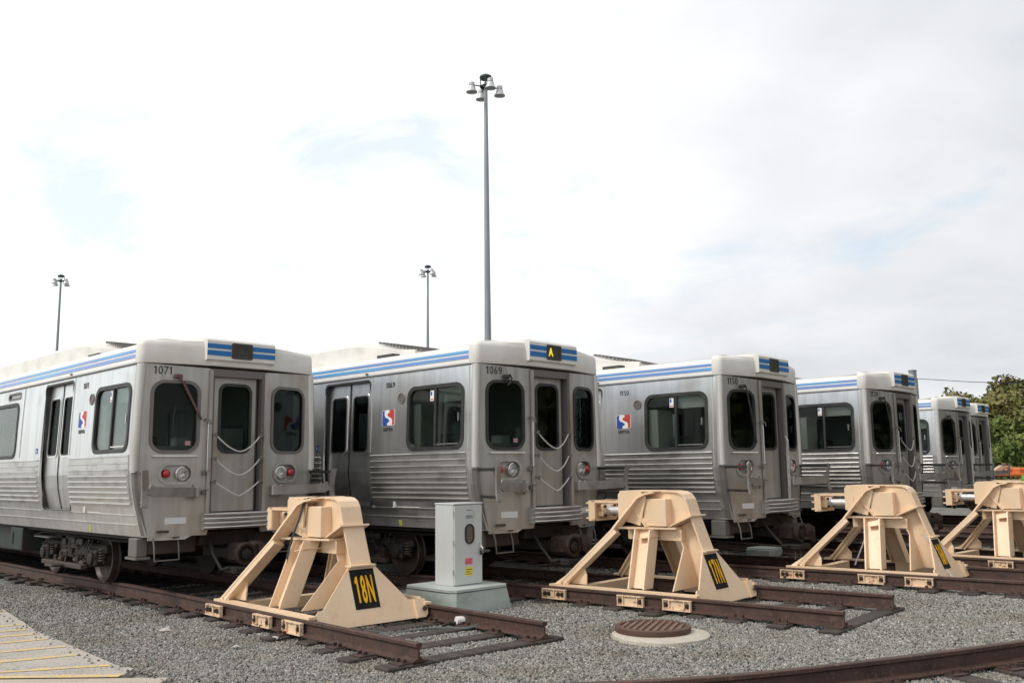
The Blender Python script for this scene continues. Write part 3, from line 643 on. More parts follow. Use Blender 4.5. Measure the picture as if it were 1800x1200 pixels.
    # vertical trim at the rib ends
    for x_ in (-.19,):
        mb = MB(); zs_ = [1.18, 1.4, 1.6, 1.86]
        mb.add([mp(x_, z, .0) for z in zs_]+[mp(x_+.02, z, .0) for z in zs_]+[mp(x_, z, .02) for z in zs_]+[mp(x_+.02, z, .02) for z in zs_],
               [(i, i+1, 9+i, 8+i) for i in range(3)]+[(4+i, 5+i, 13+i, 12+i) for i in range(3)]+[(8+i, 9+i, 13+i, 12+i) for i in range(3)])
        part('rib_end_trim', mb, M['rib'], car)
    # panel seams
    for x_ in (-2.40, -.17, -4.7, -7.6):
        mb = MB(); mb.add([mp(x_, 1.9, .004), mp(x_+.012, 1.9, .004), mp(x_+.012, 2.4, .004), mp(x_, 2.4, .004), mp(x_+.012, 3.08, .004), mp(x_, 3.08, .004)], [(0, 1, 2, 3), (3, 2, 4, 5)])
        o = part('panel_seam', mb, M['pillar'], car); md = o.modifiers.new('t', 'SOLIDIFY'); md.thickness = .006; md.offset = 0
    # round vent by the window
    c = (-1.66, 2.70); vt = MB().lathe([(.0, -.01), (.085, -.01), (.085, .01), (.07, .014), (.062, .004), (.0, .004)], 20, Matrix.Translation(mp(c[0], c[1], 0)) @ Matrix.Rotation(R(90)*(1 if sgn < 0 else -1), 4, 'X'), cap=False)
    part('round_vent', vt, M['greyrub'], car, smooth=True)
    # wheelchair symbol by the door
    wc = part('access_sign', plate(rrect(-3.90, -3.81, 1.95, 2.04, .006, 2), .001, .004, mp), M['signblue'], car)
    part('emblem', plate([(-3.87, 1.965), (-3.84, 1.965), (-3.845, 2.0), (-3.85, 2.02), (-3.865, 2.02), (-3.865, 1.99)], .004, .0055, mp), M['white'], wc)
    # drip line and white fascia above the wall, with the blue stripes
    part('drip_rail', MB().box(-CL, -.14, *sorted((sgn*1.325, sgn*1.353)), 3.090, 3.104), M['dark'], car)
    fz = [(1.342, 3.104), (1.352, 3.125), (1.346, 3.315), (1.31, 3.365)]
    def strip(profile, x0, x1, name, m_, th=.012):
        mb = MB(); n_ = len(profile)
        mb.add([(x0, sgn*y_, z_) for y_, z_ in profile]+[(x1, sgn*y_, z_) for y_, z_ in profile], [(i, i+1, n_+i+1, n_+i) for i in range(n_-1)])
        o = part(name, mb, m_, car); md = o.modifiers.new('t', 'SOLIDIFY'); md.thickness = th; md.offset = -1 if False else 0; return o
    strip(fz, -CL, -.15, 'fascia', M['white'])
    strip([(1.361, 3.180), (1.359, 3.228)], -CL, -.15, 'stripe', M['bluel'], .005)
    strip([(1.358, 3.255), (1.3565, 3.292)], -CL, -.15, 'stripe', M['bluel'], .005)
    # small lamp on the fascia
    part('door_lamp', MB().box(-2.55, -2.49, *sorted((sgn*1.352, sgn*1.375)), 3.13, 3.155), M['greyrub'], car)
# roof sheet
prof = [(1.31, 3.362), (1.15, 3.41), (.8, 3.455), (.4, 3.485), (0, 3.50), (-.4, 3.485), (-.8, 3.455), (-1.15, 3.41), (-1.31, 3.362)]
mb = MB(); mb.add([(-CL, y_, z_) for y_, z_ in prof]+[(-.15, y_, z_) for y_, z_ in prof], [(i, i+1, 9+i+1, 9+i) for i in range(8)])
o = part('roof', mb, M['cream'], car, smooth=True); md = o.modifiers.new('t', 'SOLIDIFY'); md.thickness = .03
# roof equipment hood with sloping, louvred nose
hb = MB(); st_ = [(-1.95, 0.74, .02), (-2.4, .80, .10), (-3.15, .86, .285), (-3.5, .88, .34), (-9.4, .88, .34), (-9.9, .80, .12), (-10.2, .74, .02)]
vs = []
for x_, wd, h_ in st_:
    wd += .12
    vs += [(x_, -wd, 3.40), (x_, -wd+.03, 3.40+.12+h_*.55), (x_, -wd+.17, 3.45+h_), (x_, -wd+.5, 3.475+h_), (x_, wd-.5, 3.475+h_), (x_, wd-.17, 3.45+h_), (x_, wd-.03, 3.40+.12+h_*.55), (x_, wd, 3.40)]
fs = []
for i in range(len(st_)-1):
    for k in range(7): fs.append((i*8+k, i*8+k+1, (i+1)*8+k+1, (i+1)*8+k))
fs += [tuple(range(8)), tuple(range(len(vs)-8, len(vs)))]
hood = part('roof_hood', hb.add(vs, fs), M['cream'], car, smooth=True)
gr = MB()
for i in range(13):
    x_ = -3.18+.09*i; z_ = float(np.interp(x_, [-3.15, -2.4, -1.95], [3.76, 3.575, 3.495])); gr.box(x_, x_+.035, -.62, .62, z_+.010, z_+.042)
gr.box(-2.82, -2.05, -.66, -.62, 3.50, 3.74) if False else None
part('hood_grille', gr, M['grille'], hood)
gg = MB()
for i in range(7): gg.box(-6.2-.5*i, -6.0-.5*i, -.5, .5, 3.81, 3.85, .01)
part('roof_rib', gg, M['grille'], hood)
for sgn in (-1, 1): part('hood_foot', MB().box(-2.6, -2.2, *sorted((sgn*.95, sgn*1.10)), 3.40, 3.47), M['dark'], hood)
# end cap, moulded round the front of the roof
def cap_outline(ins):
    h_ = []
    base = [(-.15, 1.36), (-.06, 1.362)]
    for k in range(5):
        a = R(90-22.5*k); base.append((-.06+.085*math.cos(a), 1.277+.085*math.sin(a)))
    base += [(.08, 1.06), (bow(.75)+.03, .75), (bow(.4)+.03, .40), (bow(.4)+.03, .13)]
    out = []
    for i, (x_, t_) in enumerate(base):
        xx = x_ if i == 0 else x_-ins*(1.0 if x_ > -.05 else max(0, (x_+.15)/.1))
        out.append((xx, max(t_-ins, 0.05) if i < 8 else t_*(1-ins*.1)))
    return out+[(x_, -t_) for x_, t_ in reversed(out)]
lev = [(0, 3.104), (-.006, 3.12), (0.0, 3.35), (.010, 3.385), (.03, 3.412), (.06, 3.425), (.16, 3.438), (.40, 3.465)]
vs = []; fs = []; n_ = len(cap_outline(0))
for ins, z_ in lev:
    for x_, t_ in cap_outline(ins): vs.append((x_, t_, z_+.05*(1-min(1, abs(t_)/1.3))**1 * (1 if z_ > 3.4 else 0)))
for i in range(len(lev)-1):
    for k in range(n_): fs.append((i*n_+k, i*n_+(k+1) % n_, (i+1)*n_+(k+1) % n_, (i+1)*n_+k))
fs.append(tuple(range((len(lev)-1)*n_, len(lev)*n_))); fs.append(tuple(range(n_)))
cap = part('roof_cap', MB().add(vs, fs), M['cream'], car, smooth=True)
part('cap_seam', MB().box(-.158, -.148, -1.37, 1.37, 3.10, 3.33), M['dark'], car) if False else None
# front wall with openings
fwin = [(-1.177, -.585), (.585, 1.177)]
FZ = (1.905, 2.845)
PT = .405; PZ0, PZ1 = 1.06, 3.06
holes = [rrect(a, b, FZ[0], FZ[1], .15) for a, b in fwin]
lamp = [rrect(s*.845-.205, s*.845+.205, 1.475, 1.725, .124, 6) for s in (-1, 1)]
holes += lamp
left = [(-hw(z)+.0, z) for z in [.76, .92, 1.05, 1.2, 1.4, 1.6, 1.85, 2.4, 3.10]]
outer = [(-.42, .76)] + [(-PT, .80), (-PT, PZ1), (PT, PZ1), (PT, .80), (.42, .76)] + [(-x_, z_) for x_, z_ in left] + list(reversed(left))
ln = [((-1.4, z), (1.4, z)) for z in zl]
mb = cdt_panel(outer, holes, ln, lambda t, z: fmap(t, z))
fw = part('front_wall', mb, M['front'], car); md = fw.modifiers.new('t', 'SOLIDIFY'); md.thickness = .03; md.offset = -1
# door portal: jambs, header, recessed door
pr = MB(); xb = bow(0)
pr.box(xb-.11, xb+.004, -PT-.035, -PT+.03, PZ0, PZ1); pr.box(xb-.11, xb+.004, PT-.03, PT+.035, PZ0, PZ1)
pr.box(xb-.11, xb+.004, -PT+.03, PT-.03, PZ1-.10, PZ1)
part('door_portal', pr, M['greyrub'], car)
for s in (-1, 1): part('portal_trim', MB().box(xb+.004, xb+.03, *sorted((s*(PT+.0), s*(PT+.05))), PZ0, PZ1-.02), M['front'], car)
dwh = rrect(-.235, .235, 1.90, 2.85, .11)
dm = lambda t, z, d=0.0: (xb-.085+d, t, z)
dr = part('door', cdt_panel([(-.325, 1.07), (.325, 1.07), (.325, 2.985), (-.325, 2.985)], [dwh], [], lambda t, z: dm(t, z)), M['front'], car)
md = dr.modifiers.new('t', 'SOLIDIFY'); md.thickness = .03; md.offset = -1
part('window_frame', ring(rrect(-.26, .26, 1.875, 2.875, .125), rrect(-.22, .22, 1.915, 2.835, .10), -.02, .012, dm), M['rubber'], dr)
part('pane', plate(dwh, -.012, -.006, dm), M['glassd'], dr)
part('door_gap', MB().box(xb-.105, xb-.078, .325, .345, 1.07, 2.99), M['dark'], car)
# front windows
for a, b in fwin:
    fr = part('window', ring(rrect(a-.032, b+.032, FZ[0]-.032, FZ[1]+.032, .18), rrect(a+.010, b-.010, FZ[0]+.010, FZ[1]-.010, .145), -.03, .014, fmap), M['greyrub'], car)
    part('rubber_seal', ring(rrect(a-.006, b+.006, FZ[0]-.006, FZ[1]+.006, .135), rrect(a+.026, b-.026, FZ[0]+.026, FZ[1]-.026, .11), -.03, .010, fmap), M['rubber'], fr) if False else None
    part('pane', plate(rrect(a, b, FZ[0], FZ[1], .15), -.024, -.016, fmap), M['glassd'], fr)
# headlamp clusters
for s, out in zip((-1, 1), lamp):
    c = s*.845
    hl = part('headlight', ring(rrect(c-.235, c+.235, 1.445, 1.755, .15, 6), rrect(c-.195, c+.195, 1.485, 1.715, .114, 6), -.05, .016, fmap), M['front'], car, label='oval lamp cluster with one red and one clear lens')
    part('lamp_backing', plate(rrect(c-.215, c+.215, 1.465, 1.735, .13, 6), -.065, -.05, fmap), M['front'], hl)
    for (t_, r_, nm) in ((c-s*.080, .088, 'headlamp'), (c+s*.115, .055, 'tail_lamp')):
        base = Matrix.Translation((bow(t_)-.055, t_, 1.60)) @ Matrix.Rotation(R(90), 4, 'Y')
        if nm == 'headlamp':
            part('headlamp', MB().lathe([(r_, 0), (r_+.006, .02), (r_+.006, .062), (r_-.006, .068), (r_-.012, .055), (r_*.55, .02), (.02, .008), (.0, .008)], 20, base, cap=False), M['chrome'], hl, smooth=True)
            part('lens', MB().lathe([(r_-.008, .060), (r_*.7, .072), (r_*.3, .078), (0.0, .079)], 20, base, cap=False), M['lensclr'], hl, smooth=True)
        else:
            part('tail_lamp', MB().lathe([(r_, 0), (r_, .05), (r_*.8, .066), (r_*.4, .074), (0.0, .076)], 16, base, cap=False), M['red'], hl, smooth=True)
# corner pillars
for s in (-1, 1):
    pts = []
    for z_ in (1.64, 1.85, 2.4, 3.088): pts.append((-.035, s*(hw(z_)-.012), z_))
    mb = MB(); vs = []; sec = [(math.cos(R(a))*.062, math.sin(R(a))*.062) for a in range(-180, 180, 30)]
    for (x_, y_, z_) in pts:
        for a, b in sec: vs.append((x_+a, y_+b, z_))
    m_ = len(sec); fs = [tuple(range(m_)), tuple(range(3*m_, 4*m_))]
    for i in range(3):
        for k in range(m_): fs.append((i*m_+k, i*m_+(k+1) % m_, (i+1)*m_+(k+1) % m_, (i+1)*m_+k))
    part('corner_pillar', mb.add(vs, fs), M['pillar'], car, smooth=True)
    lo = MB(); zs_ = [.78, .92, 1.05, 1.2, 1.4, 1.62]
    vs = []
    for z_ in zs_: vs += [(-.09, s*(hw(z_)+.004), z_), (.0, s*(hw(z_)+.004), z_), (.028, s*(hw(z_)-.035), z_)]
    part('corner_post', lo.add(vs, sum([[(3*i, 3*i+1, 3*i+4, 3*i+3), (3*i+1, 3*i+2, 3*i+5, 3*i+4)] for i in range(5)], [])), M['greyrub'], car)
    # dark straps and the folded barrier arm
    arm = MB()
    P = [(bow(.6)+.05, s*.60, 1.345), (.30, s*.70, 1.35), (.40, s*.98, 1.355), (.455, s*1.29, 1.365), (.47, s*1.37, 1.40)]
    arm.sweep(P, [(-.065, -.02), (.065, -.02), (.065, .02), (-.065, .02)], (0, 0, 1))
    br = part('barrier_arm', arm, M['arm'], car)
    part('bracket', MB().box(bow(.6)-.01, .24, *sorted((s*.56, s*.74)), 1.27, 1.42, .012), M['front'], br)
    vt = MB().sweep([(.50, s*1.435, 1.17), (.475, s*1.425, 1.28), (.47, s*1.42, 1.38), (.48, s*1.43, 1.52), (.50, s*1.45, 1.65)], [(-.042, -.014), (.042, -.014), (.042, .014), (-.042, .014)], (0, 1, 0))
    part('end_plate', vt, M['arm'], br)
    part('upper_strap', MB().beam((-.02, s*1.345, 1.605), (.47, s*1.42, 1.60), .016, .045), M['rubber'], br)
    part('lower_strap', MB().beam((-.02, s*1.30, 1.235), (.485, s*1.42, 1.225), .016, .04), M['rubber'], br)
    part('hinge_rod', MB().tube([(.24, s*.66, 1.45), (.24, s*.66, 1.24)], .014), M['greycast'], br)
    # horizontal grab bar, number-plate-like tag, small cover, steps
    t0, t1 = (.60*s, 1.165*s)
    gb = MB().tube([(bow(t0)+.005, t0, 1.835), (bow(t0)+.055, t0, 1.835), (bow(t1)+.055, t1, 1.835), (bow(t1)+.005, t1, 1.835)], .011, 6)
    if s < 0: part('grab_bar', gb, M['chrome'], car, smooth=True)
    part('blank_plate', plate([(s*.83-.135, .925), (s*.83+.135, .925), (s*.83+.135, 1.01), (s*.83-.135, 1.01)], .001, .006, fmap), M['plate'], car)
    part('small_bracket', MB().box(bow(.98)+.0, bow(.98)+.05, *sorted((s*.92, s*1.07)), .815, .845), M['brown'], car)
    fl = MB().slab([(bow(1.15)+.004, s*1.17, .765), (bow(1.15)+.004, s*1.17, .715), (bow(.7)+.004, s*.70, .715), (bow(.64)+.004, s*.60, .765)], (-1, 0, 0), .02)
    part('skirt_flange', fl, M['front'], car)
    part('flange_slot', MB().box(bow(.8)-.0, bow(.8)+.008, *sorted((s*.76, s*.86)), .735, .755), M['dark'], car)
    xs = .06
    sp_ = MB().tube([(xs-.02, s*1.10, .75), (xs+.03, s*1.10, .62), (xs+.05, s*1.10, .45), (xs+.05, s*.76, .45), (xs+.03, s*.76, .62), (xs-.02, s*.76, .75)], .012, 6)
    part('stirrup_step', sp_, M['greycast'], car, smooth=True)
    part('end_beam', MB().box(-.42, -.10, *sorted((s*.42, s*1.14)), .52, .75, .01), M['brown'], car)
    part('step_box', MB().box(-.34, -.08, *sorted((s*1.12, s*1.27)), .50, .745, .01).box(-.36, -.02, *sorted((s*1.10, s*1.30)), .47, .50), M['greycast'], car)
# vertical grab rails beside the door
part('grab_rail', MB().tube([(xb-.0, -.47, 2.30), (xb+.06, -.47, 2.28), (xb+.06, -.47, 1.62), (xb+.0, -.47, 1.60)], .0075, 6), M['chrome'], car, smooth=True)
part('coupling_hook', MB().tube([(xb+.0, -.50, 2.33), (xb+.05, -.50, 2.36), (xb+.10, -.47, 2.33), (xb+.10, -.45, 2.27)], .012, 6), M['greycast'], car, smooth=True)
for z_ in (1.60, 1.34): part('hook_bracket', MB().box(xb+.0, xb+.05, -.52, -.48, z_-.03, z_+.03, .006).tube([(xb+.03, -.5, z_+.04), (xb+.08, -.45, z_+.04)], .012, 6), M['greycast'], car)
# step plate with slats (anti-climber)
st_ = MB().box(xb-.08, xb+.10, -.50, .50, .835, 1.055)
stp = part('front_step', st_, M['front'], car)
for i, z_ in enumerate((1.045, .985, .925, .865)):
    n_ = 9; vs = []; fs = []
    for k in range(n_):
        t_ = -.52+1.04*k/(n_-1); xx = xb+.105+.05*(1-(t_/.52)**2)
        vs += [(xx-.06, t_, z_-.032), (xx, t_, z_-.028), (xx+.022, t_, z_-.004), (xx+.016, t_, z_+.008), (xx-.06, t_, z_+.010)]
    for k in range(n_-1):
        for q in range(5): fs.append((k*5+q, k*5+(q+1) % 5, (k+1)*5+(q+1) % 5, (k+1)*5+q))
    fs += [tuple(range(5)), tuple(range((n_-1)*5, n_*5))]
    part('step_slat', MB().add(vs, fs), M['rib'], stp)
# destination box over the door
sb = MB(); xs0 = bow(.4)-.02; xs1 = bow(.4)+.075
sb.slab([(xs0, -.535, 3.175), (xs1-.02, -.535, 3.175), (xs1, -.535, 3.19), (xs1, -.535, 3.455), (xs1-.035, -.535, 3.488), (xs0-.30, -.535, 3.505), (xs0-.30, -.535, 3.43)], (0, 1, 0), 1.07)
box = part('destination_box', sb, M['cream'], car)
for s in (-1, 1):
    for z0, z1 in ((3.245, 3.315), (3.345, 3.41)):
        a, b = sorted((s*.172, s*.533)); part('stripe', MB().box(xs1, xs1+.007, a, b, z0, z1), M['blue'], box)
part('display_frame', ring(rrect(-.165, .165, 3.215, 3.44, .025, 3), rrect(-.135, .135, 3.24, 3.415, .012, 3), .0, .012, lambda t, z, d=0.0: (xs1+d, t, z)), M['dark'], box)
part('display', plate([(-.14, 3.235), (.14, 3.235), (.14, 3.42), (-.14, 3.42)], .001, .005, lambda t, z, d=0.0: (xs1+d, t, z)), M['amber'], box)
# interior: floor, partition, ceiling, seats, poles
part('floor', MB().box(-CL+.1, -.05, -1.22, 1.22, .98, 1.04), M['inside'], car)
part('ceiling', MB().box(-CL+.1, -.15, -1.28, 1.28, 3.06, 3.085), M['insidel'], car)
part('cab_partition', MB().box(-1.92, -1.86, -1.30, -.1, 1.05, 3.05).box(-1.92, -1.86, .55, 1.30, 1.05, 3.05).box(-1.92, -1.86, -.1, .55, 2.6, 3.05), M['insidel'], car)
part('cab_side_wall', MB().box(-1.86, -.25, .36, .40, 1.05, 3.0), M['inside'], car)
part('control_desk', MB().box(-.40, -.06, -1.22, -.5, 1.05, 1.98, .02).box(-.34, -.12, -.74, -.56, 1.98, 2.10, .01), M['insidel'], car)
part('cab_cupboard', MB().box(-1.84, -1.30, -1.28, -.80, 1.05, 2.60, .01).box(-.60, -.25, .05, .34, 1.05, 2.25, .01), M['insidel'], car)
part('cab_window_blind', MB().box(-.95, -.32, -1.26, -1.24, 2.60, 2.85), M['insidel'], car)
part('cab_view_block', MB().box(-1.30, -.38, .80, 1.27, 1.05, 2.98, .01), M['dark'], car)  # dark box added to block the sight through the far cab window
part('driver_seat', MB().box(-1.1, -.65, -1.05, -.6, 1.45, 1.55, .03).box(-1.15, -1.05, -1.05, -.6, 1.5, 2.15, .03).box(-.95, -.8, -.9, -.75, 1.05, 1.45), M['dark'], car)
for i in range(10):
    x_ = -4.6-1.0*i
    for s in (-1, 1):
        if any(a-.3 < x_ < b+.3 for a, b in doors): continue
        part('seat', MB().box(x_-.22, x_+.22, *sorted((s*.35, s*1.25)), 1.42, 1.52, .03).box(x_-.25, x_-.18, *sorted((s*.35, s*1.25)), 1.45, 2.02, .03).box(x_-.15, x_+.15, *sorted((s*.5, s*1.1)), 1.05, 1.42), M['seat'], car)
for x_ in (-2.6, -3.55, -7.8, -9.0): part('grab_pole', MB().tube([(x_, -.75, 1.04), (x_, -.75, 3.06)], .018, 8), M['chrome'], car, smooth=True)
part('rear_wall', MB().box(-CL-.02, -CL+.01, -1.30, 1.30, .80, 3.36), M['front'], car)
# underframe and equipment
part('underframe', MB().box(-CL+.1, -.42, -1.10, 1.10, .70, .80), M['under'], car)
part('centre_sill', MB().box(-CL+.3, -.9, -.28, .28, .46, .70, .02), M['under'], car)
part('underfloor_light_block', MB().box(-11.9, -5.0, -.62, .62, .26, .70, .02), M['under'], car)  # dark box added between the trucks to stop light leaking through
for (a, b, z0, y0) in ((-6.9, -5.7, .30, .72), (-5.55, -4.95, .34, .86), (-8.6, -7.1, .28, .8), (-10.2, -8.8, .32, .8), (-11.8, -10.4, .30, .8)):
    for s in (-1, 1): part('equipment_box', MB().box(a, b, *sorted((s*y0*.3, s*(y0+.32))), z0, .72, .015).box(a+.1, a+.16, *sorted((s*(y0+.32), s*(y0+.335))), z0+.1, z0+.3), M['underbox'], car)
for s in (-1, 1):
    part('air_pipe', MB().tube([(-.5, s*.9, .66), (-1.6, s*.95, .64), (-4.6, s*.95, .66), (-4.8, s*1.0, .6), (-7, s*1.0, .6)], .022, 6), M['under'], car)
random.seed(3)
def make_truck(xc):
    tr = part('truck', MB().box(xc-1.30, xc+1.30, -.98, -.86, .42, .56, .03).box(xc-.55, xc+.55, -.98, -.86, .30, .46, .03)
              .box(xc-1.30, xc+1.30, .86, .98, .42, .56, .03).box(xc-.55, xc+.55, .86, .98, .30, .46, .03).box(xc-.3, xc+.3, -1.0, 1.0, .44, .66, .03).box(xc-.2, xc+.2, -.6, .6, .62, .72), M['under'], car)
    for wx in (xc-1.02, xc+1.02):
        part('axle', MB().tube([(wx, -.95, .355), (wx, .95, .355)], .07, 10), M['under'], tr)
        for s in (-1, 1):
            Mx = Matrix.Translation((wx, s*.765, .355)) @ Matrix.Rotation(R(-90)*s, 4, 'X')
            part('wheel', MB().lathe([(.0, 0), (.38, 0), (.385, .012), (.38, .028), (.358, .034), (.355, .125), (.33, .13), (.31, .105), (.29, .085), (.13, .07), (.11, .12), (.0, .12)], 32, Mx, cap=False), M['wheel'], tr, smooth=True)
            part('axle_box', MB().box(wx-.13, wx+.13, *sorted((s*.90, s*1.07)), .24, .48, .03).lathe([(0, 0), (.09, 0), (.09, .03), (.05, .04), (0, .04)], 12, Matrix.Translation((wx, s*1.07, .355)) @ Matrix.Rotation(R(-90)*s, 4, 'X'), cap=False), M['under'], tr)
            for dx in (-.19, .19):
                sp2 = MB(); pth = []
                for q in range(41): an = q/40*2*math.pi*5; pth.append((wx+dx+.05*math.cos(an), s*.98+.05*math.sin(an), .30+.20*q/40))
                part('coil_spring', sp2.tube(pth, .013, 5), M['brown'], tr)
            bk = MB().box(wx+(.42 if wx < xc else -.62), wx+(.62 if wx < xc else -.42), *sorted((s*.80, s*.98)), .18, .40, .02)
            bk.tube([(wx+(.4 if wx < xc else -.4), s*1.02, .25), (wx+(.8 if wx < xc else -.8), s*1.02, .30)], .035, 8)
            part('brake_unit', bk, M['brown'], tr)
    for s in (-1, 1):
        part('collector_beam', MB().box(xc-.85, xc+.85, *sorted((s*1.06, s*1.16)), .19, .26, .01).box(xc-.16, xc+.16, *sorted((s*1.16, s*1.34)), .20, .235, .008).tube([(xc-.1, s*1.12, .26), (xc-.1, s*1.10, .42), (xc+.1, s*1.10, .42), (xc+.1, s*1.12, .26)], .015, 6), M['brown'], tr)
        cl = MB()
        for q in range(14):
            x_ = xc+random.uniform(-1.2, 1.2); z_ = random.uniform(.3, .62); y_ = random.uniform(.98, 1.10); w_ = random.uniform(.02, .08)
            cl.box(x_-w_, x_+w_, *sorted((s*(y_-.04), s*y_)), z_-w_*.6, z_+w_*.6, .006)
        for q in range(5):
            x_ = xc+random.uniform(-1.1, 1.0); cl.tube([(x_, s*1.02, .62), (x_+.08, s*1.10, .50), (x_+.2, s*1.10, .40), (x_+.25, s*1.0, .32)], .014, 5)
        part('brake_rigging', cl, M['under'], tr)
        part('steel_flap', MB().box(xc-1.25, xc-.55, *sorted((s*.95, s*1.16)), .60, .615), M['greycast'], tr)
make_truck(-3.15); make_truck(-13.65)
# coupler
cp = MB(); cp.box(.22, .54, -.13, .15, .38, .64, .04).box(.40, .60, .06, .24, .40, .66, .04)
cpl = part('coupler', cp, M['rustc'], car)
Mc = Matrix.Translation((.54, -.04, .50)) @ Matrix.Rotation(R(90), 4, 'Y')
part('coupler_face', MB().lathe([(.10, 0), (.15, .01), (.158, .07), (.145, .09), (.115, .09), (.105, .05), (.09, .045)], 26, Mc, cap=False), M['rustc'], cpl, smooth=True)
part('coupler_hub', MB().lathe([(.105, .03), (.075, .05), (.07, .09), (.04, .10), (.0, .10)], 18, Mc, cap=False), M['under'], cpl, smooth=True)
part('coupler_hook', MB().slab([(.52, .14, .62), (.66, .16, .66), (.74, .22, .60), (.72, .27, .44), (.62, .27, .40), (.66, .20, .48), (.62, .15, .54)], (0, 0, -1), .10), M['rustc'], cpl)
part('draft_bar', MB().box(-.6, .32, -.07, .07, .42, .56, .01), M['under'], cpl)
part('electric_head', MB().box(.34, .66, -.22, .22, .24, .33, .015), M['under'], cpl)
for s in (-1, 1):
    part('air_hose', MB().tube([(.05, s*.30, .70), (.25, s*.34, .50), (.42, s*.30, .30), (.50, s*.22, .32)], .022, 7), M['under'], cpl, smooth=True)
    part('hand_hook', MB().tube([(.45, s*.1, .26), (.52, s*.1, .20), (.52, s*.1, .08)], .014, 6), M['greycast'], cpl)
part('pilot_beam', MB().box(-.35, .02, -.42, .42, .60, .80, .01), M['under'], car)
part('yellow_tag', plate([(-1.86, .775), (-1.80, .775), (-1.795, .86), (-1.865, .86)], .002, .006, NEAR), M['lime'], car)

# ---- placing the six trains; writing, wipers and hoses differ from one to the next
logo_b = [(.03, .93), (.17, 1.0), (.20, .88), (.18, .70), (.26, .54), (.44, .45), (.56, .37), (.58, .27), (.44, .17), (.40, .06), (.46, 0), (.10, 0), (.03, .06)]
NUMS = ['1071', '1069', '1150', '1124', '', '']
LAB = ['silver subway train with number 1071 and its wiper slanting across the cab window, leftmost', 'silver subway train with number 1069 and a yellow A on its roof display', 'silver subway train with number 1150 behind the 17N buffer stop', 'silver subway train with number 1124, fourth from the left behind the third buffer stop', 'silver subway train second from the right, farther back with two loose white hoses', 'silver subway train farthest back at the right beside the trees']
croots = []
for i, (x_, y_, a_) in enumerate(cars):
    if i == 0: r_ = car; r_.location = (x_, y_, 0); r_.rotation_euler = (0, 0, a_); r_['label'] = LAB[0]
    else: r_ = None
    croots.append(r_)
for i in range(1, 6): croots[i] = dup(car, (cars[i][0], cars[i][1], 0), cars[i][2], LAB[i])
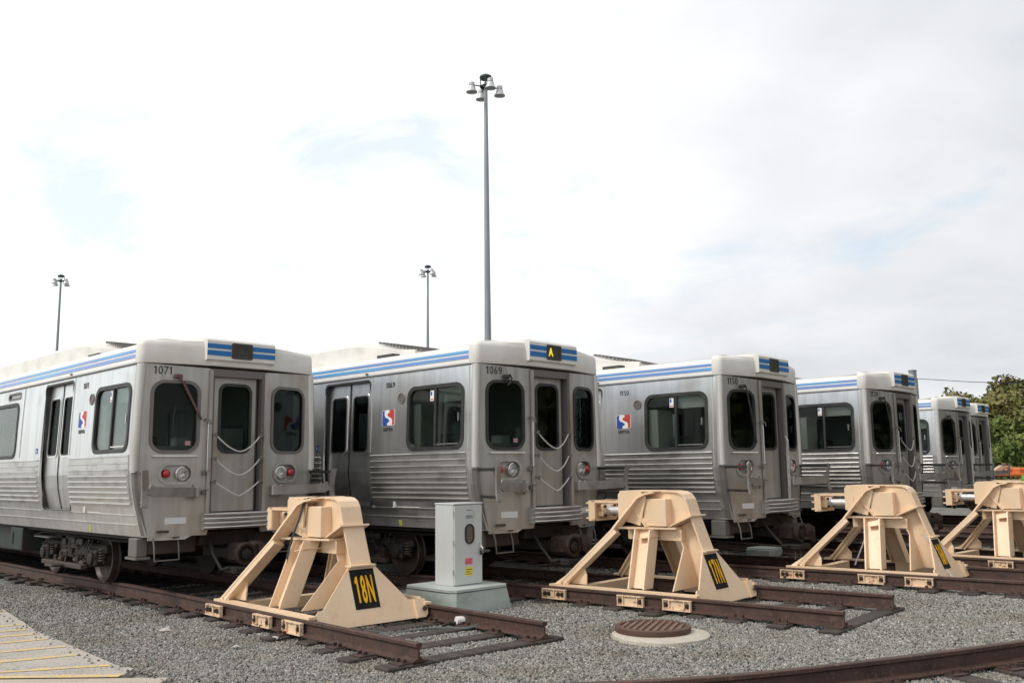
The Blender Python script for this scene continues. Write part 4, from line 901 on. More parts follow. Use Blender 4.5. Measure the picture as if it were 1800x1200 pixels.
for i, root in enumerate(croots):
    fx = Vector((.212, .977, 0))
    if NUMS[i]:
        o = link('number', glyph_text(NUMS[i], .108, M['num'], .84, .0010), root); place_flat(o, fmap(-1.055, 3.01, .003), fx, (0, 0, 1))
        o['label'] = 'black car number %s' % NUMS[i]
        o = link('number', glyph_text(NUMS[i], .086, M['num'] if i else M['greyrub'], .84, .0), root); place_flat(o, NEAR(-1.94, 2.925, .004), (1, 0, 0), (0, 0.04, 1))
    if i < 4:
        lg = part('emblem', plate(rrect(-2.12, -1.81, 2.30, 2.54, .025, 3), .001, .003, NEAR), M['white'], root, label='square blue and red transit emblem with a white S')
        W_, H_ = .31, .24
        part('blue_mark', plate([(-2.12+u*W_, 2.30+v*H_) for u, v in logo_b], .003, .0048, NEAR), M['signblue'], lg)
        part('red_mark', plate([(-2.12+(1-u)*W_, 2.30+(1-v)*H_) for u, v in logo_b], .003, .0048, NEAR), M['signred'], lg)
        o = link('lettering', text_mesh('SEPTA', .075, M['num'], 1.15, .0012), lg); place_flat(o, NEAR(-1.965, 2.235, .004), (1, 0, 0), (0, .03, 1))
        fl = part('flag_sticker', plate([(-1.005, 2.62), (-.925, 2.62), (-.925, 2.775), (-1.005, 2.775)], -.012, -.008, NEAR), M['white'], root)
        part('canton', plate([(-.995, 2.70), (-.965, 2.70), (-.965, 2.76), (-.995, 2.76)], -.008, -.0065, NEAR), M['signblue'], fl)
        part('red_bars', plate([(-.995, 2.635), (-.935, 2.635), (-.935, 2.65), (-.995, 2.65)], -.008, -.0065, NEAR), M['signred'], fl)
    if i < 2: part('inspection_sticker', plate(rrect(-.735, -.665, 1.985, 2.045, .005, 2), -.015, -.012, fmap), M['dullpink'], root)
    # wiper
    if i == 0:
        p0 = fmap(-.86, 2.93, .05); p1 = fmap(-.60, 2.42, .05); mm = M['wiperr']
        wp = part('wiper', MB().beam(p0, p1, .022, .022), mm, root); part('blade', MB().beam(fmap(-.80, 2.86, .03), fmap(-.55, 2.34, .03), .012, .03), M['wiper'], wp)
        part('motor_cover', MB().box(bow(.86)-.0, bow(.86)+.06, -.93, -.82, 2.90, 2.96, .01), mm, wp)
    else:
        mm = M['wiper']; e_ = {1: (-.86, 2.80), 2: (-.64, 2.30), 3: (-.62, 2.25), 4: (-.62, 2.25), 5: (-.62, 2.3)}[i]
        wp = part('wiper', MB().tube([fmap(-.90, 2.93, .05), fmap(-.84, 2.955, .06), fmap(-.80, 2.90, .05), fmap((e_[0]-.8)/2, (e_[1]+2.9)/2, .045), fmap(e_[0], e_[1], .04)], .012, 6), mm, root)
        part('motor_cover', MB().box(bow(.86)-.0, bow(.86)+.06, -.93, -.82, 2.90, 2.955, .01), mm, wp)
        if i in (1, 2): part('blade', MB().beam(fmap(-.92, 2.88, .03), fmap(-.66, 2.86, .03), .012, .02) if i == 1 else MB().beam(fmap(-.76, 2.82, .03), fmap(-.58, 2.0, .03), .012, .03), mm, wp)
    # safety hoses across the door
    if i > 0:
        for c in root.children:
            if c.name.startswith('window') and c.material_slots and c.material_slots[0].material == M['greyrub']:
                c.material_slots[0].link = 'OBJECT'; c.material_slots[0].material = M['rubber']
    def arc(z0, z1, sag, t0=-.345, t1=.345, v=False):
        P = []
        for k in range(13):
            s_ = k/12; t_ = t0+(t1-t0)*s_
            q = 1-abs(2*s_-1)**(1.25 if v else 1.7)
            P.append((xb+.04+.05*math.sin(math.pi*s_), t_, z0+(z1-z0)*s_-sag*q))
        return P
    if i in (0, 1, 3):
        for (z0, sag, v) in ((2.13, .23, False), (1.80, .23, False), (1.48, .20, True)):
            hs = part('safety_hose', MB().tube(arc(z0, z0, sag, v=v), .0105, 6), M['hose'], root, smooth=True)
            for s in (-1, 1): part('hose_bracket', MB().box(xb+.0, xb+.06, *sorted((s*.335, s*.40)), z0-.014, z0+.014).box(xb+.035, xb+.065, *sorted((s*.33, s*.36)), z0-.03, z0+.03, .006), M['greycast'], hs)
    else:
        s = 1
        for (z0, z1) in ((2.13, 1.55), (1.82, 1.25), (1.50, .98)):
            for dt in (-.03, .03):
                hs = part('safety_hose', MB().tube([(xb+.03, .36, z0), (xb+.07, .36+dt*.6, z0-.08), (xb+.06, .36+dt, (z0+z1)/2), (xb+.05, .36+dt*.3, z1)], .0115, 6), M['hose'], root, smooth=True)
# curly white cord seen through the first cab window
part('cord', MB().tube([fmap(-.83, 2.55, -.10), fmap(-.86, 2.40, -.10), fmap(-.86, 2.2, -.10), fmap(-.80, 2.05, -.10), fmap(-.78, 1.95, -.10)], .009, 6), M['hose'], croots[0])
o = link('route_letter', text_mesh('A', .17, M['led'], .8, .006), croots[1]); place_flat(o, (xs1+.008, -.075, 3.325), (0, 1, 0), (0, 0, 1)); o['label'] = 'yellow letter A on the roof display'

# ------------------------------------------------------------------ buffer stops
bs = thing('buffer_stop', 'x', 'buffer stop', (0, 0, 0), 0, 'tan steel buffer stops at the track ends')
def P3(x, y, z): return Vector((x, y, z))
for s in (-1, 1):
    part('base_plate', MB().box(-1.36, .93, *sorted((s*.745, s*.845)), .003, .030), M['tan'], bs)
    part('side_beam', MB().box(-1.30 if s < 0 else -.15, .85, *sorted((s*.715, s*.745)), -.15, .026 if s < 0 else .09), M['tan'], bs)
    # front raking leg: outer flange continues up and bends over the head
    foot = P3(-1.20, s*.74, .035); elbow = P3(-.53, s*.45, .74); top = P3(-.30, s*.32, 1.06)
    path = [foot, elbow, P3(-.36, s*.355, .98), top, P3(-.22, s*.28, 1.175), P3(-.13, s*.24, 1.235), P3(-.02, s*.20, 1.262)]
    leg = part('front_leg', MB().sweep(path, [(-.095, -.013), (.095, -.013), (.095, .013), (-.095, .013)], (0, 1, 0)), M['tan'], bs)
    dn = P3(.085, 0, -.075)
    e2 = elbow+P3(.06, 0, .0)
    part('leg_box', MB().sweep([foot+P3(.045, 0, -.004), e2], [(-.08, -.03), (.08, -.03), (.08, .03), (-.08, .03)], (0, 1, 0)), M['tan'], leg)
    part('foot_flare', MB().slab([(-1.30, s*.80, .031), (-1.08, s*.80, .031), (-1.0, s*.70, .20), (-1.02, s*.70, .235)], (0, -s, 0), .016), M['tan'], leg)
    part('foot_gusset', MB().slab([(-1.13, s*.66, .034), (-.84, s*.66, .034), (-.84, s*.655, .15), (-.92, s*.61, .27)], (0, s, 0), .018), M['tan'], leg)
    # middle leg, an H section splayed to the rail
    f0 = P3(-.02, s*.625, .034); t0 = P3(-.12, s*.26, .775)
    for dx in (-.115, .115):
        part('leg_flange', MB().slab([f0+P3(dx-.009, -.115, 0), f0+P3(dx-.009, .115, 0), t0+P3(dx-.009, .115, 0), t0+P3(dx-.009, -.115, 0)], (1, 0, 0), .018), M['tan'], bs)
    part('leg_web', MB().slab([f0+P3(-.106, -.01, 0), f0+P3(.106, -.01, 0), t0+P3(.106, -.01, 0), t0+P3(-.106, -.01, 0)], (0, 1, 0), .02), M['tan'], bs)
    part('leg_cap', MB().slab([t0+P3(-.04, -.15, -.13), t0+P3(.15, -.15, -.10), t0+P3(.15, .13, -.10), t0+P3(-.04, .13, -.13)], (0, 0, 1), .012), M['tan'], bs)
    part('fin', MB().slab([(-.33, s*.30, 1.07), (-.10, s*.33, .80), (-.10, s*.12, .80), (-.20, s*.12, 1.07)], (.8, 0, .5), .018), M['tan'], bs)
    # rear lug with bolt on the rail
    if s > 0:
        lp = [(.66, -.15), (.74, -.15), (.775, -.12), (.79, -.06), (.785, .02), (.765, .058), (.62, .058), (.62, -.15)]
        lug = part('rail_lug', MB().slab([(.655+.385*(.49-z_)+.012, y_, z_) for y_, z_ in lp], (.93, 0, .36), .05), M['tan'], bs)
        part('bolt', MB().lathe([(.030, 0), (.030, .02), (.0, .02)], 8, Matrix.Translation((.945, .725, -.035)) @ Matrix.Rotation(R(68), 4, 'Y')), M['bolt'], lug)
    # clamps on the outside of the rail
    for ci, cx in enumerate((-1.235, 0.0, .68)):
        y0 = s*.875; cm = MB()
        cm.box(cx-.19, cx+.19, *sorted((y0, y0+s*.022)), -.155, -.035)
        cm.box(cx-.20, cx+.20, *sorted((y0, y0+s*.05)), -.160, -.146); cm.box(cx-.20, cx+.20, *sorted((y0, y0+s*.045)), -.040, -.028)
        for ex in ((-.195, .0, .18) if ci == 0 else (-.195, -.115, .10, .18)): cm.box(cx+ex, cx+ex+.014, *sorted((y0, y0+s*.045)), -.150, -.038)
        c_ = part('rail_clamp', cm, M['tanrust'], bs)
        for bx in ((-.155, -.09, .075, .14) if ci == 0 else (-.155, .145)):
            part('bolt', MB().lathe([(.030, 0), (.030, .014), (.018, .014), (.018, .035), (.0, .035)], 10, Matrix.Translation((cx+bx, y0+s*.022, -.095)) @ Matrix.Rotation(R(-90)*s, 4, 'X')), M['bolt'], c_)
part('cross_beam', MB().box(-.98, -.86, -.60, .60, -.13, .018, .006), M['tan'], bs)
# head: front housing with two cheeks, core, hydraulic housing boxes
hd = MB()
for s in (-1, 1): hd.slab([(-.55, s*.29, .90), (-.20, s*.29, .82), (-.10, s*.29, 1.20), (-.18, s*.29, 1.272), (-.52, s*.29, 1.272), (-.55, s*.29, 1.24)], (0, -s, 0), .02)
hd.box(-.545, -.525, -.268, .268, .92, 1.25)
head = part('head_housing', hd, M['tan'], bs)
cprof = [(-.30, .80), (.22, .80), (.475, .925), (.42, 1.12), (.385, 1.19), (.33, 1.24), (.25, 1.262), (-.30, 1.262)]
part('head_core', MB().slab([(x_, -.115, z_) for x_, z_ in cprof], (0, 1, 0), .23), M['tan'], bs)
for s in (-1, 1): part('side_box', MB().box(-.16, .19, *sorted((s*.11, s*.26)), .815, 1.18, .006), M['tan'], bs)
tp = MB().sweep([P3(-.50, 0, 1.275), P3(-.2, 0, 1.278), P3(.20, 0, 1.278), P3(.30, 0, 1.268), P3(.375, 0, 1.232), P3(.42, 0, 1.17), P3(.46, 0, 1.05), P3(.495, 0, .93), P3(.66, 0, .50)], [(-.14, -.011), (.14, -.011), (.14, .011), (-.14, .011)], (0, 1, 0))
part('top_flange', tp, M['tan'], bs)
part('top_cover', MB().slab([(-.52, -.29, 1.272), (-.14, -.29, 1.272), (.05, -.16, 1.272), (.05, .16, 1.272), (-.14, .29, 1.272), (-.52, .29, 1.272)], (0, 0, 1), .016), M['tan'], bs)
part('shelf_plate', MB().slab([(-.47, -.42, .778), (.30, -.21, .778), (.30, .21, .778), (-.47, .42, .778)], (0, 0, 1), .024), M['tan'], bs)
part('shelf_beam', MB().box(-.50, .34, -.13, .13, .625, .777), M['tan'], bs)
part('collar_plate', MB().slab([(.17, -.20, .795), (.54, -.20, .955), (.54, .20, .955), (.17, .20, .795)], (-.35, 0, .9), .02), M['tan'], bs)
# rear column: two flanges and a web, flaring into the number plate
part('column_web', MB().slab([(.24, -.009, .80), (.47, -.009, .90), (.82, -.009, .03), (.50, -.009, .03), (.36, -.009, .53)], (0, 1, 0), .018), M['tan'], bs)
part('column_front_flange', MB().slab([(.235, -.115, .79), (.235, .115, .79), (.35, .115, .53), (.35, -.115, .53)], (.9, 0, .35), .018), M['tan'], bs)
fp = [(.355, -.13, .53), (.355, .13, .53), (.50, .69, .036), (.50, -.69, .036)]
part('front_gusset', MB().slab(fp, (.95, 0, .28), .018), M['tan'], bs)
def rp_(y_, z_): return (.655+.385*(.49-z_), y_, z_)
rear = [rp_(-.165, .50), rp_(.165, .50), rp_(.56, .07), rp_(.665, .06), rp_(.70, .03), rp_(.70, -.145), rp_(-.70, -.145), rp_(-.70, .03), rp_(-.665, .06), rp_(-.60, .07)]
part('rear_plate', MB().slab(rear, (.93, 0, .36), .02), M['tan'], bs)
part('plate_lip', MB().slab([(.60, -.175, .495), (.72, -.175, .495), (.72, .175, .495), (.60, .175, .495)], (0, 0, 1), .018), M['tan'], bs)
# impact head, ram and guide bars
ih = MB().box(-1.055, -1.0, -.29, .29, .865, 1.15)
ih.box(-1.0, -.95, -.29, -.262, .865, 1.15).box(-1.0, -.95, .262, .29, .865, 1.15).box(-1.0, -.95, -.29, .29, 1.128, 1.15).box(-1.0, -.95, -.29, .29, .865, .887)
ihp = part('impact_head', ih, M['tan'], bs)
for z_ in (.89, 1.0, 1.10): part('impact_tooth', MB().box(-1.115, -1.055, -.27, .27, z_, z_+.025), M['tanrust'], ihp)
part('mounting_block', MB().box(-1.0, -.90, -.16, .16, .92, 1.09, .015), M['tanrust'], ihp)
for k in range(4): part('bolt', MB().lathe([(.02, 0), (.02, .03), (.0, .03)], 6, Matrix.Translation((-.90, (-.12, .12)[k % 2], (.94, 1.065)[k//2])) @ Matrix.Rotation(R(90), 4, 'Y')), M['bolt'], ihp)
part('ram', MB().lathe([(.075, 0), (.075, .02), (.058, .03), (.058, .14), (.062, .145), (.062, .20), (.058, .205), (.058, .38)], 18, Matrix.Translation((-.90, 0, 1.0)) @ Matrix.Rotation(R(90), 4, 'Y')), M['zinc'], bs, smooth=True)
for s in (-1, 1): part('guide_bar', MB().box(-1.0, -.54, *sorted((s*.262, s*.288)), 1.118, 1.148), M['tan'], bs)
BS = [(0, 2.56, 'tan steel buffer stop marked 18N, nearest, with a black strap over it', '18N'), (1, 1.91, 'tan steel buffer stop marked 17N behind the round manhole cover', '17N'), (2, 1.94, 'tan steel buffer stop marked 16N, third from the left in front of train 1124', '16N'), (3, 2.42, 'tan steel buffer stop at the right edge, its sign out of view', '15N')]
for k, l_, lab, txt in BS:
    x_, y_, a_ = trk[k]; loc = (x_+math.cos(a_)*l_, y_+math.sin(a_)*l_, 0)
    if k == 0: r_ = bs; r_.location = loc; r_.rotation_euler = (0, 0, a_); r_['label'] = lab; bsr = [r_]
    else: r_ = dup(bs, loc, a_, lab); bsr.append(r_)
for r_, (k, l_, lab, txt) in zip(bsr, BS):
    if k == 3: continue          # its sign lies outside the photograph
    n_ = Vector((.93, 0, .36)).normalized(); off = n_*.021
    def q_(y_, z_, o_): return Vector(rp_(y_, z_))+n_*o_
    sg = part('number_sign', MB().slab([q_(-.185, .025, .021), q_(.15, .025, .021), q_(.15, .455, .021), q_(-.185, .455, .021)], tuple(n_), .004), M['signblk'], r_, label='black sign with yellow %s' % txt)
    upv = Vector(rp_(0, .455))-Vector(rp_(0, .025))
    o = link('lettering', glyph_text(txt, .305, M['yellow'], .29, .009, .002), sg); place_flat(o, q_(-.0175, .235, .0275), (0, 1, 0), upv)
# black strap thrown over the nearest stop
x_, y_, a_ = trk[0]; loc = (x_+math.cos(a_)*2.56, y_+math.sin(a_)*2.56, 0)
o = part('strap', MB().sweep([P3(-.02, .12, 1.298), P3(-.06, -.12, 1.298), P3(-.10, -.27, 1.28), P3(-.13, -.31, 1.20), P3(-.16, -.36, 1.0), P3(-.19, -.43, .80), P3(-.20, -.46, .66), P3(-.22, -.50, .45), P3(-.23, -.52, .40)], [(-.022, -.003), (.022, -.003), (.022, .003), (-.022, .003)], (1, 0, 0)), M['strap'], None)
o.location = loc; o.rotation_euler = (0, 0, a_); tag(o, 'long black strap hanging over the side of the 18N buffer stop', 'strap')
o = part('strap', MB().sweep([P3(.10, .10, .60), P3(.09, .12, .40), P3(.03, .13, .22), P3(.02, .12, .05)], [(-.03, -.003), (.03, -.003), (.03, .003), (-.03, .003)], (1, .5, 0)), M['strap'], None)
o.location = loc; o.rotation_euler = (0, 0, a_); tag(o, 'dark strap dangling beneath the middle of the 18N buffer stop', 'strap')
x_, y_, a_ = trk[2]; loc = (x_+math.cos(a_)*1.94, y_+math.sin(a_)*1.94, 0)
o = part('steel_rod', MB().tube([(.585, -.18, .56), (.80, -.14, .10), (.97, -.10, -.13)], .012, 6), M['zinc'], None); o.location = loc; o.rotation_euler = (0, 0, a_)
tag(o, 'thin silver rod leaning across the sign of the third buffer stop', 'rod')
o = part('steel_rod', MB().tube([(-.30, .05, .62), (-.52, -.1, .02)], .014, 6), M['zinc'], None); o.location = loc; o.rotation_euler = (0, 0, a_)
tag(o, 'silver rod standing under the head of the third buffer stop', 'rod')

# ------------------------------------------------------------------ control cabinet on its plinth
ca = -.79; cx, cy = -.775, 12.50
pl = thing('cabinet_plinth', 'green-grey moulded plinth under the pale control cabinet', 'plinth', (cx, cy, GZ), ca)
def octa(h_, c_): return [(h_-c_, -h_), (h_, -h_+c_), (h_, h_-c_), (h_-c_, h_), (-h_+c_, h_), (-h_, h_-c_), (-h_, -h_+c_), (-h_+c_, -h_)]
mb = MB(); rings = [(.545, 0), (.495, .282)]; vs = []
for h_, z_ in rings: vs += [(a, b, z_) for a, b in octa(h_, .06)]
mb.add(vs, [(i, (i+1) % 8, 8+(i+1) % 8, 8+i) for i in range(8)]+[tuple(range(8, 16))]); part('body', mb, M['plinth'], pl)
part('lid', MB().slab([(a, b, .283) for a, b in octa(.50, .07)], (0, 0, 1), .03), M['plinthtop'], pl)
part('lid_seam', MB().slab([(a, b, .274) for a, b in octa(.502, .07)], (0, 0, 1), .009), M['dark'], pl)
cb = thing('control_cabinet', 'pale grey electrical cabinet with an oval window and pink and yellow labels', 'electrical cabinet', (cx, cy, GZ+.313), ca)
# door faces +x, side faces -y
wx0, wx1, wy0, wy1 = -.20, .17, -.205, .30
CH = 1.065
part('body', MB().box(wx0, wx1, wy0, wy1, 0, CH-.02, .006), M['cab'], cb)
part('lid', MB().box(wx0-.008, wx1+.025, wy0-.008, wy1+.008, CH-.02, CH, .006), M['cab'], cb)
dmap = lambda t, z, d=0.0: (wx1+.002+d, t, z)
dd = part('door', plate(rrect(wy0+.012, wy1-.012, .015, CH-.028, .012, 2), 0, .018, dmap), M['cab'], cb)
for z_ in (.14, .52, .90): part('hinge', MB().tube([(wx1+.012, wy0-.012, z_), (wx1+.012, wy0-.012, z_+.07)], .008, 6), M['chrome'], cb)
oc = (.055, .66)
part('window_ring', ring(rrect(oc[0]-.075, oc[0]+.085, oc[1]-.13, oc[1]+.13, .078, 8), rrect(oc[0]-.055, oc[0]+.065, oc[1]-.11, oc[1]+.11, .058, 8), .018, .034, dmap), M['rubber'], dd)
part('pane', plate(rrect(oc[0]-.055, oc[0]+.065, oc[1]-.11, oc[1]+.11, .058, 8), .019, .024, dmap), M['brownpane'], dd)
hn = MB().box(wx1+.02, wx1+.05, .225, .262, .46, .54, .006).tube([(wx1+.05, .24, .50), (wx1+.075, .25, .46), (wx1+.06, .262, .40)], .014, 6)
part('handle', hn, M['chrome'], dd)
part('padlock', MB().box(wx1+.04, wx1+.07, .225, .275, .38, .43, .006).tube([(wx1+.055, .235, .43), (wx1+.055, .235, .46), (wx1+.055, .265, .46), (wx1+.055, .265, .43)], .006, 5), M['bolt'], dd)
lb = part('pink_label', plate([(-.02, .265), (.115, .265), (.115, .35), (-.02, .35)], .018, .0205, dmap), M['pinklabel'], dd)
for q in range(3): part('print_line', plate([(-.005, .278+.022*q), (.10-.02*(q % 2), .278+.022*q), (.10-.02*(q % 2), .288+.022*q), (-.005, .288+.022*q)], .0205, .0212, dmap), M['signred'], lb)
lb = part('yellow_label', plate([(-.02, .12), (.115, .12), (.115, .235), (-.02, .235)], .018, .0205, dmap), M['yellowlabel'], dd)
for q in range(3): part('print_line', plate([(.0, .14+.028*q), (.10-.03*(q % 2), .14+.028*q), (.10-.03*(q % 2), .149+.028*q), (.0, .149+.028*q)], .0205, .0212, dmap), M['num'], lb)
lb = part('pale_label', plate([(-.005, .855), (.125, .855), (.125, .915), (-.005, .915)], .018, .0205, dmap), mat('pale_blue_label', (.42, .47, .50), .5), dd)
for q in range(2): part('print_line', plate([(.0, .865+.022*q), (.12, .865+.022*q), (.12, .875+.022*q), (.0, .875+.022*q)], .0205, .0212, dmap), M['greyrub'], lb)
part('latch_slot', plate([(.01, .965), (.12, .965), (.12, .972), (.01, .972)], .018, .020, dmap), M['dark'], dd)
for (px, py, s_, lab) in ((-2.28, 16.1, 1.0, 'green-grey plinth in the dark under the end of train 1071'), (5.15, 19.3, .62, 'small pale green box on the ballast under the end of train 1150')):
    o = thing('cable_box', lab, 'utility box', (px, py, GZ), -.78); o.scale = (s_, s_, s_)
    part('body', MB().box(-.45, .45, -.45, .45, 0, .26, .03), M['plinth'], o); part('lid', MB().box(-.43, .43, -.43, .43, .26, .29, .012), M['plinthtop'], o)

# ------------------------------------------------------------------ manhole, hoses, bits on the ballast
mc = thing('manhole_collar', 'pale round concrete collar in the ballast under the rusty cover', 'concrete collar', (1.55, 10.15, GZ))
pr_ = []; seg = 40; mb = MB(); vs = []
for r0, z_ in ((.53, -.02), (.52, .042), (.505, .052), (.30, .052)):
    for k in range(seg):
        a = 2*math.pi*k/seg; rr = r0*(1+.02*math.sin(3*a+1)+.012*math.sin(7*a)); vs.append((rr*math.cos(a), rr*math.sin(a), z_))
mb.add(vs, [(i*seg+k, i*seg+(k+1) % seg, (i+1)*seg+(k+1) % seg, (i+1)*seg+k) for i in range(3) for k in range(seg)]+[tuple(range(3*seg, 4*seg))])
part('rim', mb, M['collar'], mc, smooth=True)
mh = thing('manhole_cover', 'round rusty ribbed iron cover sitting raised on a concrete collar', 'manhole cover', (1.49, 10.30, GZ+.053), -.34)
part('disc', MB().lathe([(.0, 0), (.405, 0), (.41, .01), (.41, .055), (.40, .062), (.355, .062), (.35, .045), (.0, .045)], 44, cap=False), M['iron'], mh, smooth=True)
for i in range(9):
    x_ = -.30+.075*i; h_ = math.sqrt(max(.345**2-x_*x_, 0))
    part('rib', MB().box(x_-.017, x_+.017, -h_, h_, .043, .060, .003), M['ironrib'], mh)
def hose(name, pts3, r, m_, lab, cat):
    P = []
    for i in range(len(pts3)-1):
        p0 = Vector(pts3[max(i-1, 0)]); p1 = Vector(pts3[i]); p2 = Vector(pts3[i+1]); p3 = Vector(pts3[min(i+2, len(pts3)-1)])
        for k in range(6): t = k/6; P.append(0.5*((2*p1)+(p2-p0)*t+(2*p0-5*p1+4*p2-p3)*t*t+(3*p1-p0-3*p2+p3)*t**3))
    P.append(Vector(pts3[-1])); o = part(name, MB().tube(P, r, 8), m_, None, smooth=True); return tag(o, lab, cat)
hz = GZ+.02
hose('hose', [(-1.9, 10.95, hz), (-1.55, 10.62, hz), (-1.36, 10.55, hz), (-1.05, 10.72, hz+.01), (-.80, 10.78, hz+.01), (-.52, 10.72, hz+.02), (-.30, 10.82, -.10), (-.16, 10.95, -.09)], .018, M['cable'], 'grey-green hose looping to the far rail beside the white pipe end', 'hose')
hose('hose', [(-2.0, 10.75, hz), (-1.6, 10.45, hz), (-1.2, 10.40, hz), (-.9, 10.55, hz), (-.72, 10.68, hz)], .014, M['cable'], 'thin dark hose lying on the ballast inside the nearest track end', 'hose')
pp = thing('pipe_fitting', 'white pipe end on a rusty bracket lying between the nearest rails', 'pipe fitting', (-.60, 10.94, GZ+.01), .4)
part('white_sleeve', MB().tube([(-.09, 0, .085), (.07, .02, .075)], [.045, .05], 14), M['white'], pp, smooth=True)
part('bracket', MB().box(-.10, .12, -.05, .06, 0, .05, .015).tube([(-.05, 0, .05), (-.16, .03, .06), (-.22, .10, .02)], .02, 7), M['rustc'], pp)
# a few pale lumps lying on the ballast
lump = MB(); 
for k in range(1):
    lump.add([], [])
bm = bmesh.new(); bmesh.ops.create_icosphere(bm, subdivisions=2, radius=1)
for v in bm.verts: v.co *= 1+.25*math.sin(v.co.x*3.1+v.co.y*4.7)+.12*math.cos(v.co.z*5)
lme = bpy.data.meshes.new('pale_stone'); bm.to_mesh(lme); bm.free(); lme.materials.append(mat('pale_stone_surface', (.55, .51, .47), .85, noise=[(3, (.42, .39, .35), .4, .7)], bump=(8, .4, .02)))
for (u, v, s_, lab) in ((-4.05, 10.95, .048, 'pale stone lying on the ballast midway to the yellow lines'), (-5.75, 14.25, .055, 'pale stone beside the nearest rail at the far left'), (-3.85, 12.3, .045, 'pale stone at the foot of the nearest rail by a tie end'), (-2.92, 9.92, .028, 'small white pebble on the open ballast in the foreground left'), (-2.62, 10.35, .04, 'whitish stone just below the first clamp of the nearest stop')):
    o = link('pale_stone', lme); o.location = (u, v, GZ+s_*.4); o.scale = (s_*1.2, s_*.8, s_*.6); o.rotation_euler = (0, 0, random.uniform(0, 3)); tag(o, lab, 'stone', 'pale stones on the ballast')

# ------------------------------------------------------------------ high-mast lights
mast = thing('light_mast', 'tall grey high-mast light rising behind the 1069 train', 'light mast', (0, 0, 0), 0, 'high-mast yard lights')
H = 23.95
part('pole', MB().lathe([(.24, GZ), (.10, H-.3)], 16), M['pole'], mast, smooth=True)
part('ring', MB().lathe([(.30, H-.62), (.36, H-.55), (.30, H-.5), (.12, H-.5)], 16, cap=False).lathe([(.30, H-.10), (.36, H-.02), (.34, H+.08), (.20, H+.16), (.05, H+.20)], 18), M['poletop'], mast, smooth=True)
part('ring_support', MB().tube([(.3, 0, H-.6), (.4, 0, H)], .03, 5).tube([(-.3, 0, H-.6), (-.3, 0, H)], .03, 5).tube([(0, .3, H-.6), (0, .4, H)], .03, 5).tube([(0, -.3, H-.6), (0, -.4, H)], .03, 5), M['poletop'], mast)
for k in range(4):
    a = R(20+90*k); x_, y_ = .84*math.cos(a), .84*math.sin(a); zt = H-.55
    hl = part('floodlight', MB().lathe([(.13, .16), (.17, .13), (.17, -.02), (.14, -.05), (.20, -.10), (.23, -.27), (.32, -.40), (.33, -.44), (.30, -.44)], 14, Matrix.Translation((x_, y_, zt))), M['lampsh'], mast, smooth=True)
    part('lens', MB().lathe([(.30, -.44), (.15, -.48), (.0, -.49)], 14, Matrix.Translation((x_, y_, zt)), cap=False), M['lens'], hl, smooth=True)
    part('arm', MB().tube([(.2*math.cos(a), .2*math.sin(a), H-.55), (x_, y_, zt)], .035, 6), M['poletop'], hl)
D1 = 50.0; mast.location = (-.02650*D1, .9996*D1, 0)
m2 = dup(mast, (-.0924*99, .9957*99, 0), .35, 'slender distant high-mast light left of the tall one')
m3 = dup(mast, (-.4480*113, .8940*113, 0), .8, 'distant high-mast light rising above the 1071 train at far left')

# ------------------------------------------------------------------ utility pole and wire, right background
up = thing('utility_pole', 'grey steel pole with a wide cylinder on top behind the fourth train', 'utility pole', (24.06, 54.9, GZ))
part('pole', MB().lathe([(.30, 0), (.26, 7.0)], 14), M['pole'], up, smooth=True)
part('top_cylinder', MB().lathe([(.22, 6.95), (.22, 7.45), (.25, 7.45), (.25, 7.52), (.10, 7.55)], 14), M['pole'], up, smooth=True)
wr = part('overhead_wire', MB().tube([(24.3, 54.9, 6.80), (27, 53.8, 6.46), (30, 52.6, 6.22), (36, 50, 6.10)], .018, 4), M['dark'], None); tag(wr, 'thin overhead wire running right from the grey pole', 'wire')

# ------------------------------------------------------------------ trees
def crown_mesh(seed, rad, h, leaf, n, m_, blobs=14):
    r = np.random.default_rng(seed); cs = []
    for k in range(blobs):
        th = r.random()*2*math.pi; q = r.random()**.5; zz = r.random()
        rr = rad*(.75*q)*(1-.35*abs(zz-.4)); cs.append((rr*math.cos(th), rr*math.sin(th), h*(.30+.62*zz), rad*(.28+.26*r.random())))
    vs = np.zeros((n*4, 3)); idx = r.integers(0, blobs, n)
    c = np.array(cs)[idx]; d = r.normal(size=(n, 3)); d /= np.linalg.norm(d, axis=1)[:, None]
    rr = c[:, 3]*(.40+.80*r.random(n)**.8); p = c[:, :3]+d*rr[:, None]*np.array([1, 1, .8])
    a = r.normal(size=(n, 3)); a /= np.linalg.norm(a, axis=1)[:, None]; b = np.cross(a, r.normal(size=(n, 3))); b /= np.linalg.norm(b, axis=1)[:, None]
    s = leaf*(.5+.9*r.random(n))[:, None]
    for k, (u, v) in enumerate(((-1, -.6), (1, -.6), (.7, .7), (-.7, .7))): vs[k::4] = p+a*s*u+b*s*v
    me = bpy.data.meshes.new('crown'); me.vertices.add(n*4); me.vertices.foreach_set('co', vs.astype(np.float32).ravel())
    me.loops.add(n*4); me.loops.foreach_set('vertex_index', np.arange(n*4, dtype=np.int32)); me.polygons.add(n)
    me.polygons.foreach_set('loop_start', np.arange(0, n*4, 4, dtype=np.int32)); me.polygons.foreach_set('loop_total', np.full(n, 4, dtype=np.int32))
    me.update(calc_edges=True); me.validate(); me.materials.append(m_)
    return me, cs
